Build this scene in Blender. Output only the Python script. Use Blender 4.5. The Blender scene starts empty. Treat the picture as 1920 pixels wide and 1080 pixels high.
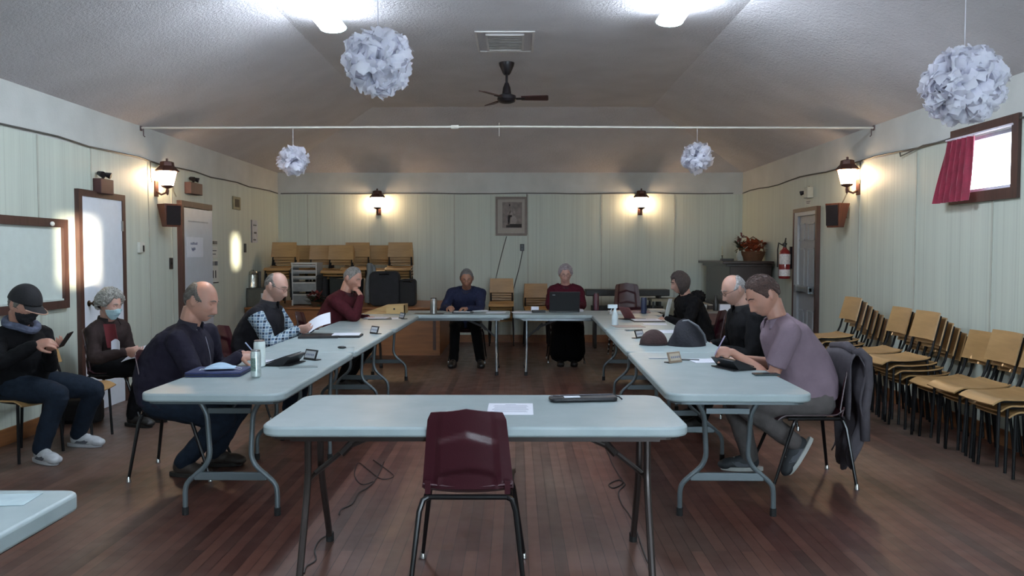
import bpy, bmesh, math, random
from mathutils import Vector, Matrix, Euler, noise as mnoise
SC = bpy.context.scene
COL = SC.collection
PI = math.pi
V = Vector
# ------------------------------------------------------------------ camera
F = 1520.0                      # focal length in pixels of the 1920 wide frame
CAM = V((0.0, 0.0, 1.475))
cd = bpy.data.cameras.new('camera'); cd.sensor_width = 36.0; cd.lens = F / 1920 * 36.0
cd.clip_start = 0.05; cd.clip_end = 100
cam = bpy.data.objects.new('camera', cd); COL.objects.link(cam)
cam.location = CAM
cam.rotation_euler = (PI / 2 - math.atan(64 / F), 0, math.atan(7 / F))
SC.camera = cam
RM = cam.rotation_euler.to_matrix()
def ray(u, v): return RM @ V(((u - 960) / F, (540 - v) / F, -1.0))
def atY(u, v, y): r = ray(u, v); return CAM + r * (y / r.y)
def atX(u, v, x): r = ray(u, v); return CAM + r * (x / r.x)
def atZ(u, v, z): r = ray(u, v); return CAM + r * ((z - CAM.z) / r.z)
# ------------------------------------------------------------------ exposure, world
SC.view_settings.view_transform = 'Standard'
SC.view_settings.look = 'None'
SC.view_settings.gamma = 1
SC.view_settings.exposure = 0.0
SC.view_settings.use_curve_mapping = False
SC.cycles.use_denoising = True
SC.cycles.max_bounces = 8
SC.cycles.diffuse_bounces = 5
SC.cycles.sample_clamp_indirect = 8
wd = bpy.data.worlds.new('world'); SC.world = wd; wd.use_nodes = True
wd.node_tree.nodes['Background'].inputs[0].default_value = (0.55, 0.72, 1.0, 1)
wd.node_tree.nodes['Background'].inputs[1].default_value = 1.5
# low sun outside, comes in through two small high windows in the right wall
sun_dir = V((-7.71, 8.76, -0.40)).normalized()
sl = bpy.data.lights.new('sun', 'SUN'); sl.energy = 26.0; sl.angle = 0.018; sl.color = (1.0, 0.86, 0.62)
so = bpy.data.objects.new('sun', sl); COL.objects.link(so); so.rotation_euler = sun_dir.to_track_quat('-Z', 'Y').to_euler(); so.location = (20, -20, 6)
# ------------------------------------------------------------------ materials
def lin(c):
    if isinstance(c, str):
        c = [int(c[i:i+2], 16) / 255 for i in (0, 2, 4)]
    return tuple((x / 12.92 if x <= 0.04045 else ((x + 0.055) / 1.055) ** 2.4) for x in c)
class NT:
    def __init__(s, name):
        s.m = bpy.data.materials.new(name); s.m.use_nodes = True
        s.t = s.m.node_tree; s.b = s.t.nodes['Principled BSDF']
        s.tc = None
    def n(s, typ, **kw):
        x = s.t.nodes.new(typ)
        for k, v in kw.items():
            if k.startswith('_'): x.inputs[k[1:]].default_value = v
            else: setattr(x, k, v)
        return x
    def l(s, a, b): s.t.links.new(a, b)
    def co(s, scale=(1, 1, 1), rot=(0, 0, 0), kind='Object'):
        if s.tc is None: s.tc = s.n('ShaderNodeTexCoord')
        mp = s.n('ShaderNodeMapping'); mp.inputs['Scale'].default_value = scale; mp.inputs['Rotation'].default_value = rot
        s.l(s.tc.outputs[kind], mp.inputs['Vector']); return mp.outputs[0]
    def noise(s, scale, vec=None, detail=3, rough=0.5):
        x = s.n('ShaderNodeTexNoise', _Scale=scale, _Detail=detail, _Roughness=rough)
        s.l(vec if vec is not None else s.co(), x.inputs['Vector']); return x.outputs['Fac']
    def ramp(s, fac, stops):
        r = s.n('ShaderNodeValToRGB'); e = r.color_ramp.elements
        while len(e) < len(stops): e.new(0.5)
        for i, (p, c) in enumerate(stops):
            e[i].position = p; e[i].color = (*c, 1)
        s.l(fac, r.inputs[0]); return r.outputs[0]
    def mix(s, fac, a, b, mode='MIX'):
        x = s.n('ShaderNodeMix', data_type='RGBA', blend_type=mode)
        for i, v in ((0, fac), (6, a), (7, b)):
            if isinstance(v, (int, float)): x.inputs[i].default_value = v
            elif isinstance(v, tuple): x.inputs[i].default_value = (*v, 1)
            else: s.l(v, x.inputs[i])
        return x.outputs[2]
    def math(s, op, a, b=0.0, c=None):
        x = s.n('ShaderNodeMath', operation=op)
        for i, v in ((0, a), (1, b)) + (((2, c),) if c is not None else ()):
            if isinstance(v, (int, float)): x.inputs[i].default_value = v
            else: s.l(v, x.inputs[i])
        return x.outputs[0]
    def bump(s, h, strength=0.2, dist=0.01):
        x = s.n('ShaderNodeBump', _Strength=strength, _Distance=dist)
        s.l(h, x.inputs['Height']); s.l(x.outputs[0], s.b.inputs['Normal'])
    def base(s, v):
        if isinstance(v, tuple): s.b.inputs['Base Color'].default_value = (*v, 1)
        else: s.l(v, s.b.inputs['Base Color'])
MATS = {}
def M(name, col=None, rough=0.6, metal=0.0, var=0.12, scale=12.0, bump=0.0, bscale=60.0, emis=None, es=0.0, spec=None, sheen=0.0, stretch=(1, 1, 1), trans=0.0, coat=0.0):
    """a plain coloured procedural material with a little noise variation"""
    if name in MATS: return MATS[name]
    w = NT(name); c = lin(col)
    if var:
        a = tuple(x * (1 - var) for x in c); b = tuple(min(1, x * (1 + var)) for x in c)
        w.base(w.ramp(w.noise(scale, w.co(stretch)), [(0.3, a), (0.7, b)]))
    else: w.base(c)
    i = w.b.inputs
    i['Roughness'].default_value = rough; i['Metallic'].default_value = metal
    if spec is not None: i['Specular IOR Level'].default_value = spec
    if sheen: i['Sheen Weight'].default_value = sheen
    if trans: i['Transmission Weight'].default_value = trans
    if coat: i['Coat Weight'].default_value = coat
    if bump: w.bump(w.noise(bscale, w.co(stretch)), bump)
    if emis: i['Emission Color'].default_value = (*lin(emis), 1); i['Emission Strength'].default_value = es
    MATS[name] = w.m; return w.m
def emitter(name, col, s):
    if name in MATS: return MATS[name]
    w = NT(name); w.base((0.8, 0.8, 0.8)); w.b.inputs['Emission Color'].default_value = (*col, 1); w.b.inputs['Emission Strength'].default_value = s
    MATS[name] = w.m; return w.m
def wood(name, ca, cb, rough=0.45, axis='z', fine=40.0, coat=0.0):
    if name in MATS: return MATS[name]
    w = NT(name)
    sc = {'x': (0.12, 1, 1), 'y': (1, 0.12, 1), 'z': (1, 1, 0.12)}[axis]
    f = w.noise(fine, w.co(sc), 4, 0.6)
    g = w.noise(4.0, w.co(sc), 2)
    k = w.math('ADD', w.math('MULTIPLY', f, 0.6), w.math('MULTIPLY', g, 0.4))
    w.base(w.ramp(k, [(0.35, lin(ca)), (0.65, lin(cb))])); w.b.inputs['Roughness'].default_value = rough
    if coat: w.b.inputs['Coat Weight'].default_value = coat
    w.bump(f, 0.06); MATS[name] = w.m; return w.m
# ------------------------------------------------------------------ mesh builder
def frame_of(d, up=V((0, 0, 1))):
    d = d.normalized()
    if abs(d.dot(up)) > 0.98: up = V((0, 1, 0)) if abs(d.y) < 0.9 else V((1, 0, 0))
    x = d.cross(up).normalized(); y = x.cross(d).normalized()
    return x, y
class MB:
    def __init__(s): s.v = []; s.f = []
    def add(s, vs, fs):
        o = len(s.v); s.v += [V(p) for p in vs]; s.f += [[i + o for i in f] for f in fs]; return s
    def box(s, c, size, rot=None, taper=None):
        c = V(c); hx, hy, hz = (k / 2 for k in size); R = Euler(rot).to_matrix() if rot else Matrix.Identity(3)
        vs = []
        for z in (-1, 1):
            t = taper if (taper and z > 0) else 1
            for x, y in ((-1, -1), (1, -1), (1, 1), (-1, 1)):
                vs.append(c + R @ V((x * hx * t, y * hy * t, z * hz)))
        return s.add(vs, [(3, 2, 1, 0), (4, 5, 6, 7), (0, 1, 5, 4), (1, 2, 6, 5), (2, 3, 7, 6), (3, 0, 4, 7)])
    def bb(s, a, b):
        a = V(a); b = V(b); return s.box((a + b) / 2, [abs(b[i] - a[i]) for i in range(3)])
    def tube(s, pts, r, seg=8, cap=True, closed=False, ry=None, up=V((0, 0, 1))):
        pts = [V(p) for p in pts]; n = len(pts)
        rs = r if isinstance(r, (list, tuple)) else [r] * n
        rys = (ry if isinstance(ry, (list, tuple)) else [ry] * n) if ry else rs
        vs = []; prev = None
        for i, p in enumerate(pts):
            if closed: d = pts[(i + 1) % n] - pts[i - 1]
            else: d = pts[min(i + 1, n - 1)] - pts[max(i - 1, 0)]
            if d.length < 1e-9: d = V((0, 0, 1))
            d.normalize()
            if prev is None: x, y = frame_of(d, up)
            else:
                x = prev - d * prev.dot(d)
                x = x.normalized() if x.length > 1e-6 else frame_of(d, up)[0]
                y = x.cross(d).normalized()
            prev = x
            for k in range(seg):
                a = 2 * PI * k / seg
                vs.append(p + x * math.cos(a) * rs[i] + y * math.sin(a) * rys[i])
        fs = []
        for i in range(n if closed else n - 1):
            j = (i + 1) % n
            for k in range(seg):
                m = (k + 1) % seg
                fs.append((i * seg + k, i * seg + m, j * seg + m, j * seg + k))
        if cap and not closed:
            fs.append(tuple(reversed(range(seg)))); fs.append(tuple((n - 1) * seg + k for k in range(seg)))
        return s.add(vs, fs)
    def lathe(s, prof, c=(0, 0, 0), seg=16, axis=(0, 0, 1), cap=True):
        c = V(c); ax = V(axis).normalized(); x, y = frame_of(ax)
        vs = []; fs = []; n = len(prof)
        for r, h in prof:
            for k in range(seg):
                a = 2 * PI * k / seg
                vs.append(c + ax * h + (x * math.cos(a) + y * math.sin(a)) * max(r, 1e-4))
        for i in range(n - 1):
            for k in range(seg):
                m = (k + 1) % seg; fs.append((i * seg + k, i * seg + m, (i + 1) * seg + m, (i + 1) * seg + k))
        if cap: fs.append(tuple(reversed(range(seg)))); fs.append(tuple((n - 1) * seg + k for k in range(seg)))
        return s.add(vs, fs)
    def ell(s, c, r, R=None, seg=16, rings=10):
        c = V(c); R = R or Matrix.Identity(3)
        vs = [c + R @ V((0, 0, r[2]))]
        for i in range(1, rings):
            t = PI * i / rings
            for k in range(seg):
                a = 2 * PI * k / seg
                vs.append(c + R @ V((r[0] * math.sin(t) * math.cos(a), r[1] * math.sin(t) * math.sin(a), r[2] * math.cos(t))))
        vs.append(c + R @ V((0, 0, -r[2]))); fs = []
        for k in range(seg): fs.append((0, 1 + k, 1 + (k + 1) % seg))
        for i in range(rings - 2):
            for k in range(seg):
                a = 1 + i * seg + k; b = 1 + i * seg + (k + 1) % seg
                fs.append((a, a + seg, b + seg, b))
        o = 1 + (rings - 2) * seg
        for k in range(seg): fs.append((o + k, len(vs) - 1, o + (k + 1) % seg))
        return s.add(vs, fs)
    def prism(s, poly, a, b, T=None):
        """poly: 2D list, extruded along local z from a to b; T maps local->world"""
        T = T or Matrix.Identity(4); n = len(poly)
        vs = [T @ V((p[0], p[1], a)) for p in poly] + [T @ V((p[0], p[1], b)) for p in poly]
        fs = [tuple(reversed(range(n))), tuple(range(n, 2 * n))] + [(i, (i + 1) % n, (i + 1) % n + n, i + n) for i in range(n)]
        return s.add(vs, fs)
    def grid(s, fn, nu, nv, thick=0.0, off=None):
        """surface fn(u,v) u,v in 0..1; with thickness along normal estimates"""
        P = [[V(fn(i / nu, j / nv)) for j in range(nv + 1)] for i in range(nu + 1)]
        idx = lambda i, j: i * (nv + 1) + j
        top = [P[i][j] for i in range(nu + 1) for j in range(nv + 1)]
        fs = [(idx(i, j), idx(i + 1, j), idx(i + 1, j + 1), idx(i, j + 1)) for i in range(nu) for j in range(nv)]
        if not thick: return s.add(top, fs)
        bot = []
        for i in range(nu + 1):
            for j in range(nv + 1):
                du = P[min(i + 1, nu)][j] - P[max(i - 1, 0)][j]; dv = P[i][min(j + 1, nv)] - P[i][max(j - 1, 0)]
                nn = du.cross(dv); nn = nn.normalized() if nn.length > 1e-12 else V((0, 0, 1))
                bot.append(P[i][j] - nn * thick)
        N = len(top)
        fs += [tuple(reversed([q + N for q in f])) for f in fs]
        ring = [idx(i, 0) for i in range(nu)] + [idx(nu, j) for j in range(nv)] + [idx(i, nv) for i in range(nu, 0, -1)] + [idx(0, j) for j in range(nv, 0, -1)]
        for k in range(len(ring)):
            a, b = ring[k], ring[(k + 1) % len(ring)]
            fs.append((b, a, a + N, b + N))
        return s.add(top + bot, fs)
    def xf(s, T):
        s.v = [T @ p for p in s.v]; return s
    def build(s, name, mat, parent=None, origin=None, smooth=True, bevel=0.0, label=None, seg=2, angle=35):
        o_ = V(origin) if origin is not None else V((0, 0, 0))
        me = bpy.data.meshes.new(name); me.from_pydata([tuple(p - o_) for p in s.v], [], s.f); me.update()
        bm = bmesh.new(); bm.from_mesh(me); bmesh.ops.recalc_face_normals(bm, faces=bm.faces); bm.to_mesh(me); bm.free()
        if smooth:
            for p in me.polygons: p.use_smooth = True
            try: me.set_sharp_from_angle(angle=math.radians(angle))
            except Exception: pass
        me.materials.append(mat)
        ob = bpy.data.objects.new(name, me); COL.objects.link(ob)
        if parent is not None: ob.parent = parent
        else: ob.location = o_
        if bevel:
            md = ob.modifiers.new('bevel', 'BEVEL'); md.width = bevel; md.segments = seg; md.limit_method = 'ANGLE'; md.angle_limit = math.radians(40)
        if label: ob['label'] = label
        return ob
def tag(o, label, cat, group=None, kind=None):
    o['label'] = label; o['category'] = cat
    if group: o['group'] = group
    if kind: o['kind'] = kind
    return o
def struct(name, mb, mat, parent=None, label=None, cat=None, **kw):
    o = mb.build(name, mat, parent, **kw)
    if parent is None: o['kind'] = 'structure'
    if label: o['label'] = label
    if cat: o['category'] = cat
    return o
def thing(name, label, cat, loc=(0, 0, 0), rz=0, group=None, rot=None):
    o = bpy.data.objects.new(name, None); COL.objects.link(o); o.empty_display_size = 0.1
    o.location = loc; o.rotation_euler = rot if rot else (0, 0, rz); tag(o, label, cat, group); return o
def copy_tree(o, parent=None):
    kids = [c for c in KIDS.get(o.name, list(o.children))]
    c = o.copy(); COL.objects.link(c); c.parent = parent
    for k in kids: copy_tree(k, c)
    return c
KIDS = {}
def rrect(w, d, r, n=5):
    """rounded rectangle polygon"""
    out = []
    for cx, cy, a0 in ((w/2-r, d/2-r, 0), (-w/2+r, d/2-r, PI/2), (-w/2+r, -d/2+r, PI), (w/2-r, -d/2+r, 1.5*PI)):
        for k in range(n + 1):
            a = a0 + PI / 2 * k / n; out.append((cx + r * math.cos(a), cy + r * math.sin(a)))
    return out
def T_(loc, rz=0, rx=0, ry=0): return Matrix.Translation(V(loc)) @ Euler((rx, ry, rz)).to_matrix().to_4x4()
# ------------------------------------------------------------------ room
XL, XR, YB, YF = -3.95, 3.76, 13.5, -3.6
HW, HC = 2.82, 3.555           # wall height, flat ceiling height
CA, CB = -2.03, 1.93           # flat ceiling edges
CYB = 11.58
TH = 0.14
def wall_mat(name):
    w = NT(name)
    sep = w.n('ShaderNodeSeparateXYZ'); w.l(w.co(), sep.inputs[0])
    z = sep.outputs[2]
    along = w.math('ADD', sep.outputs[0], sep.outputs[1])
    # irregular vertical v-grooves of the plywood panelling, only below 2.46 m
    g = []
    for per, ph in ((0.203, 0.02), (0.305, 0.11), (0.61, 0.05)):
        fr = w.math('FRACT', w.math('ADD', w.math('DIVIDE', along, per), ph))
        d = w.math('ABSOLUTE', w.math('SUBTRACT', fr, 0.5))
        g.append(w.math('LESS_THAN', d, 0.005 / per / 1.4))
    gr = w.math('MAXIMUM', w.math('MAXIMUM', g[0], g[1]), g[2])
    low = w.math('LESS_THAN', z, 2.46)
    gr = w.math('MULTIPLY', gr, low)
    st = w.noise(9.0, w.co((1, 1, 0.03)), 4, 0.65)
    st2 = w.noise(40.0, w.co((1, 1, 0.02)), 2, 0.65)
    pan = w.ramp(w.math('ADD', w.math('MULTIPLY', st, 0.6), w.math('MULTIPLY', st2, 0.4)), [(0.35, lin('b3bab0')), (0.65, lin('c1c8bc'))])
    pl = w.ramp(w.noise(3.0), [(0.3, lin('b4b6b2')), (0.7, lin('c2c3bf'))])
    c = w.mix(low, pl, pan)
    c = w.mix(w.math('MULTIPLY', gr, 0.22), c, lin('7d8278'))
    w.base(c); w.b.inputs['Roughness'].default_value = 0.55
    nn = w.noise(90.0, None, 2)
    h = w.math('ADD', w.math('MULTIPLY', nn, w.math('SUBTRACT', 1.0, low)), w.math('MULTIPLY', gr, -0.8))
    w.bump(h, 0.35, 0.006)
    return w.m
WALL = wall_mat('painted_panelling')
w = NT('textured_ceiling')
w.base(w.ramp(w.noise(2.0), [(0.3, lin('c4c0c3')), (0.7, lin('cfcbce'))])); w.b.inputs['Roughness'].default_value = 0.9
w.bump(w.noise(34.0, None, 5, 0.7), 0.9, 0.02); CEIL = w.m
w = NT('fir_floor_boards')
bt = w.n('ShaderNodeTexBrick', offset=0.37, squash=1.0)
bt.inputs['Scale'].default_value = 1.0; bt.inputs['Brick Width'].default_value = 2.9; bt.inputs['Row Height'].default_value = 0.062
bt.inputs['Mortar Size'].default_value = 0.0016; bt.inputs['Color1'].default_value = (0, 0, 0, 1); bt.inputs['Color2'].default_value = (1, 1, 1, 1); bt.inputs['Mortar'].default_value = (0.5, 0.5, 0.5, 1)
w.l(w.co(rot=(0, 0, PI / 2)), bt.inputs['Vector'])
grain = w.noise(30.0, w.co((1, 0.06, 1)), 5, 0.65)
plank = w.mix(0.5, bt.outputs['Color'], grain)
c1 = w.ramp(plank, [(0.2, lin('361f1a')), (0.5, lin('4c2c25')), (0.85, lin('603d31'))])
# worn traffic areas where the varnish has gone greyish
wear = w.ramp(w.noise(0.55, w.co((1.3, 0.5, 1)), 4, 0.6), [(0.44, (0, 0, 0)), (0.66, (1, 1, 1))])
c2 = w.mix(w.math('MULTIPLY', wear, 0.6), c1, lin('64564b'))
c3 = w.mix(bt.outputs['Fac'], c2, lin('1c0f0b'))
w.base(c3); w.b.inputs['Roughness'].default_value = 0.38
rr = w.math('ADD', 0.25, w.math('MULTIPLY', w.noise(7.0, None, 4), 0.3)); w.l(rr, w.b.inputs['Roughness'])
w.bump(w.math('SUBTRACT', w.math('MULTIPLY', grain, 0.3), bt.outputs['Fac']), 0.2, 0.003)
FLOOR = w.m
BROWN = wood('dark_brown_trim', '37241f', '4c322b', 0.5)
WHITE = M('white_gloss_paint', 'c9cdd2', 0.4, var=0.04)
GREYD = M('grey_door_paint', '868b90', 0.45, var=0.05)

struct('floor', MB().bb((XL - TH, YF - TH, -0.15), (XR + TH, YB + TH, 0)), FLOOR, smooth=False, label='reddish brown narrow board floor, worn in places')
def wallx(name, x0, x1, holes):
    """wall in the Y direction with openings (y0,y1,z0,z1), pieces in one mesh"""
    mb = MB(); ys = sorted({YF - TH, YB + TH} | {h[0] for h in holes} | {h[1] for h in holes})
    for a, b in zip(ys, ys[1:]):
        hh = [h for h in holes if h[0] <= a + 1e-6 and h[1] >= b - 1e-6]
        if hh:
            mb.bb((x0, a, 0), (x1, b, hh[0][2])); mb.bb((x0, a, hh[0][3]), (x1, b, HW + 0.05))
        else: mb.bb((x0, a, 0), (x1, b, HW + 0.05))
    return struct(name, mb, WALL, smooth=False)
WIN = (6.17, 6.95, 1.98, 2.44)
W2 = (2.38, 2.84, 1.70, 2.12)
W3 = (-1.90, -1.12, 1.62, 2.18)
DR_R = (9.14, 10.10)
wallx('wall_left', XL - TH, XL, [])
wallx('wall_right', XR, XR + TH, [W3, W2, WIN])
struct('wall_back', MB().bb((XL, YB, 0), (XR, YB + TH, HW + 0.05)), WALL, smooth=False)
struct('wall_front', MB().bb((XL, YF - TH, 0), (XR, YF, HW + 0.8)), WALL, smooth=False)
# ceiling : flat middle, sloping left, right and far sides
mb = MB(); t = 0.08
P = [V((XL, YF - TH, HW)), V((CA, YF - TH, HC)), V((CB, YF - TH, HC)), V((XR, YF - TH, HW)),
     V((XL, YB, HW)), V((CA, CYB, HC)), V((CB, CYB, HC)), V((XR, YB, HW))]
vs = P + [p + V((0, 0, t)) for p in P]
fs = [(0, 1, 5, 4), (1, 2, 6, 5), (2, 3, 7, 6), (4, 5, 6, 7)]
fs += [tuple(reversed([i + 8 for i in f])) for f in fs] + [(0, 4, 12, 8), (4, 7, 15, 12), (7, 3, 11, 15), (0, 8, 9, 1), (1, 9, 10, 2), (2, 10, 11, 3)]
mb.add(vs, fs)
struct('ceiling', mb, CEIL, smooth=False, label='rough textured grey white ceiling sloping down on three sides')
# wooden skirting
WB = wood('skirting_wood', '6a4129', '81552f', 0.5, 'y')
struct('baseboard_left', MB().bb((XL, YF, 0), (XL + 0.018, YB, 0.125)), WB, smooth=False)
struct('baseboard_right', MB().bb((XR - 0.018, YF, 0), (XR, YB, 0.125)), WB, smooth=False)
struct('baseboard_back', MB().bb((XL + 0.02, YB - 0.018, 0), (XR - 0.02, YB, 0.125)), WB, smooth=False)
# panel seam battens
SEAM = M('seam_batten_paint', 'a9aba0', 0.5, var=0.05)
k = 1
seams = MB()
for u in (577, 852, 990, 1128, 1265):
    x = atY(u, 400, YB).x; seams.bb((x - 0.013, YB - 0.006, 0.125), (x + 0.013, YB, 2.46))
struct('trim_1', seams, SEAM, smooth=False, label='narrow vertical seam strips on the far wall')
seams = MB()
for u in (70, 170, 277, 320):
    y = atX(u, 300, XL).y; seams.bb((XL, y - 0.011, 2.06 if u == 170 else 0.125), (XL + 0.005, y + 0.011, 2.46))
struct('trim_2', seams, SEAM, smooth=False, label='narrow vertical seam strips on the left wall')
seams = MB()
for u in (1610, 1716, 1860):
    y = atX(u, 450, XR).y; seams.bb((XR - 0.005, y - 0.011, 0.125), (XR, y + 0.011, 2.46 if u != 1860 else 1.9))
struct('trim_3', seams, SEAM, smooth=False, label='narrow vertical seam strips on the right wall')

# ---- windows ---------------------------------------------------------------
SKY = emitter('daylight_frosted_pane', (0.78, 0.86, 1.0), 9.0)
def window(n, xw, w4, side, glow):
    y0, y1, z0, z1 = w4; fr = 0.085
    mb = MB()
    for a, b in (((y0 - fr, z0 - fr), (y1 + fr, z0)), ((y0 - fr, z1), (y1 + fr, z1 + fr)), ((y0 - fr, z0), (y0, z1)), ((y1, z0), (y1 + fr, z1))):
        mb.bb((xw - 0.025, a[0], a[1]), (xw + 0.02, b[0], b[1]))
    return mb
root = struct('window_1', window(1, XR, WIN, 1, 1), BROWN, smooth=False, label='small high window with brown frame and red curtain', cat='window')
y0, y1, z0, z1 = WIN
MB().bb((XR + 0.075, y0, z0), (XR + 0.085, y1, z1)).build('pane', SKY, root, smooth=False)
sash = MB()
for a, b in (((y0, z0), (y1, z0 + 0.03)), ((y0, z1 - 0.03), (y1, z1)), ((y0, z0), (y0 + 0.03, z1)), ((y1 - 0.03, z0), (y1, z1)), ):
    sash.bb((XR + 0.04, a[0], a[1]), (XR + 0.07, b[0], b[1]))
sash.build('sash', M('white_sash', 'c8c8d8', 0.5), root, smooth=False)
# curtain on its rod
cur = thing('curtain', 'dark red curtain pulled to the far side of the small high window', 'curtain', (XR - 0.06, 6.78, 1.95))
def cf(u, v):
    z = 2.43 - 0.52 * v; y = 6.62 + 0.40 * u + 0.10 * v * (u - 0.1)
    x = XR - 0.06 + 0.022 * math.sin(u * 34 + v * 2) - 0.05 * v
    return V((x, y, z))
CUR = M('red_curtain_cloth', '7d1230', 0.8, var=0.2, bump=0.2, sheen=0.3)
MB().grid(cf, 40, 10, 0.004).build('cloth', CUR, cur, origin=(XR - 0.06, 6.78, 1.95))
MB().tube([(XR - 0.05, 6.12, 2.445), (XR - 0.05, 7.05, 2.445)], 0.009, 8).build('rod', M('pale_rod', 'cfc9d6', 0.4), cur, origin=(XR - 0.06, 6.78, 1.95))
struct('window_2', window(2, XR, W2, 1, 1), BROWN, smooth=False, label='small high window near the camera, outside the picture')
struct('window_3', window(3, XR, W3, 1, 1), BROWN, smooth=False, label='small high window behind the camera')
# big daylight window in the wall behind the camera
w4 = struct('window_4', MB().bb((0.9, YF, 0.85), (3.4, YF + 0.03, 0.95)).bb((0.9, YF, 2.15), (3.4, YF + 0.03, 2.25)).bb((0.9, YF, 0.95), (1.0, YF + 0.03, 2.15)).bb((3.3, YF, 0.95), (3.4, YF + 0.03, 2.15)).bb((2.12, YF, 0.95), (2.18, YF + 0.03, 2.15)), BROWN, smooth=False, label='large daylight window in the wall behind the camera')
MB().bb((1.0, YF, 0.95), (3.3, YF + 0.01, 2.15)).build('pane', emitter('daylight_big_pane', (0.70, 0.87, 1.0), 36.0), w4, smooth=False)

# ---- doors -----------------------------------------------------------------
def doory(u0, u1, x): return sorted((atX(u0, 450, x).y, atX(u1, 450, x).y))
# door 1: white slab, left wall
a, b = doory(141, 229, XL); zt = 2.06
d1 = struct('door_1', MB().bb((XL, a + 0.06, 0.005), (XL + 0.03, b - 0.06, zt - 0.06)), M('white_door_paint', 'd4dae2', 0.3, var=0.03), smooth=False, label='plain white door in dark brown frame behind the seated woman', cat='door')
MB().bb((XL, a, 0), (XL + 0.04, a + 0.06, zt)).bb((XL, b - 0.06, 0), (XL + 0.04, b, zt)).bb((XL, a + 0.06, zt - 0.06), (XL + 0.04, b - 0.06, zt)).build('door_frame', BROWN, d1, smooth=False)
kb = V((XL, a + 0.15, 1.02))
MB().lathe([(0.028, 0.03), (0.028, 0.036), (0.012, 0.04), (0.012, 0.065), (0.026, 0.075), (0.03, 0.09), (0.02, 0.105), (0.0, 0.11)], kb, 14, (1, 0, 0)).build('door_knob', M('dark_brass', '4a3a2c', 0.3, 0.9), d1)
for z in (1.75, 0.3): MB().bb((XL + 0.03, b - 0.075, z - 0.05), (XL + 0.043, b - 0.05, z + 0.05)).build('hinge', M('steel_hinge', '9a9a9a', 0.4, 0.8), d1, smooth=False)
# door 2: white door standing slightly open, left wall further back
a, b = doory(333, 391, XL)
d2 = struct('door_2', MB().bb((XL, a + 0.05, 0.005), (XL + 0.05, b, 2.02)), M('white_door_paint2', 'b9c0c8', 0.35, var=0.03), smooth=False, label='white panelled door with a paper notice, left wall', cat='door')
MB().bb((XL, a - 0.01, 0), (XL + 0.06, a + 0.05, 2.10)).bb((XL, a, 2.03), (XL + 0.055, b, 2.10)).build('door_frame', BROWN, d2, smooth=False)
MB().bb((XL + 0.05, a + 0.2, 1.86), (XL + 0.054, b - 0.15, 1.872)).bb((XL + 0.05, a + 0.2, 0.86), (XL + 0.054, b - 0.15, 0.872)).bb((XL + 0.05, a + 0.2, 0.98), (XL + 0.054, b - 0.15, 0.992)).build('panel_moulding', M('door_moulding', '8f979e', 0.5), d2, smooth=False)
nt = MB(); p0 = atX(350, 444, XL + 0.052); p1 = atX(381, 482, XL + 0.052)
nt.bb((XL + 0.0505, p0.y, p1.z), (XL + 0.053, p1.y, p0.z)); n2 = thing('paper_notice', 'white paper notice taped to the panelled door', 'notice', (XL + 0.051, p0.y, p1.z))
nt.build('sheet', M('paper_white', 'd2d6de', 0.8, var=0.03), n2, origin=(XL + 0.051, p0.y, p1.z), smooth=False)
ink = MB(); INK = M('blue_grey_ink', '6d7590', 0.8, var=0.0)
random.seed(4)
for row, (z, n) in enumerate(((0.62, 9), (0.50, 0), (0.36, 5), (0.30, 3))):
    yy = p0.y + (p1.y - p0.y) * (0.22 + 0.03 * row)
    for k in range(n):
        h = 0.02 + 0.014 * random.random(); zz = p1.z + (p0.z - p1.z) * z
        wd_ = 0.018 + 0.014 * random.random()
        ink.bb((XL + 0.0532, yy, zz), (XL + 0.0536, yy + wd_ * 0.7, zz + h)); yy += wd_
ink.build('handwriting', INK, n2, origin=(XL + 0.051, p0.y, p1.z), smooth=False)
# door 3: grey exit door with push bar, right wall
a, b = doory(1538, 1493, XR); zt = 1.475 + (476 - 386) / F * (XR * F / (1538 - 967))
GF = M('grey_frame_paint', '9aa0a4', 0.45, var=0.04)
d3 = struct('door_3', MB().bb((XR - 0.012, a + 0.08, 0.005), (XR, b - 0.16, zt - 0.10)), GREYD, smooth=False, label='grey six panel exit door with push bar on the right wall', cat='door')
MB().bb((XR - 0.05, a, 0), (XR, a + 0.05, zt)).bb((XR - 0.05, b - 0.04, 0), (XR, b, zt)).bb((XR - 0.05, a + 0.05, zt - 0.05), (XR, b - 0.04, zt)).build('door_frame', BROWN, d3, smooth=False)
MB().bb((XR - 0.042, b - 0.16, 0.005), (XR, b - 0.04, zt - 0.05)).bb((XR - 0.042, a + 0.05, zt - 0.10), (XR, b - 0.16, zt - 0.05)).bb((XR - 0.035, a + 0.05, 0.005), (XR, a + 0.08, zt - 0.10)).build('door_jamb', GF, d3, smooth=False)
for z0_, z1_ in ((zt - 0.42, zt - 0.20), (zt - 1.02, zt - 0.52), (0.2, 0.75)):
    for s in (0, 1):
        ya = a + 0.16 + s * 0.34; yb = ya + 0.22
        m_ = MB()
        for q in (((ya, z0_), (yb, z0_ + 0.015)), ((ya, z1_ - 0.015), (yb, z1_)), ((ya, z0_), (ya + 0.015, z1_)), ((yb - 0.015, z0_), (yb, z1_))):
            m_.bb((XR - 0.02, q[0][0], q[0][1]), (XR - 0.012, q[1][0], q[1][1]))
        m_.build('panel_moulding', GF, d3, smooth=False)
MB().bb((XR - 0.09, a + 0.12, 0.99), (XR - 0.05, b - 0.2, 1.05)).bb((XR - 0.1, a + 0.12, 0.97), (XR - 0.012, a + 0.2, 1.07)).bb((XR - 0.1, b - 0.28, 0.97), (XR - 0.012, b - 0.2, 1.07)).build('push_bar', M('push_bar_grey', '7f8487', 0.35, 0.5), d3, bevel=0.005)
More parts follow.
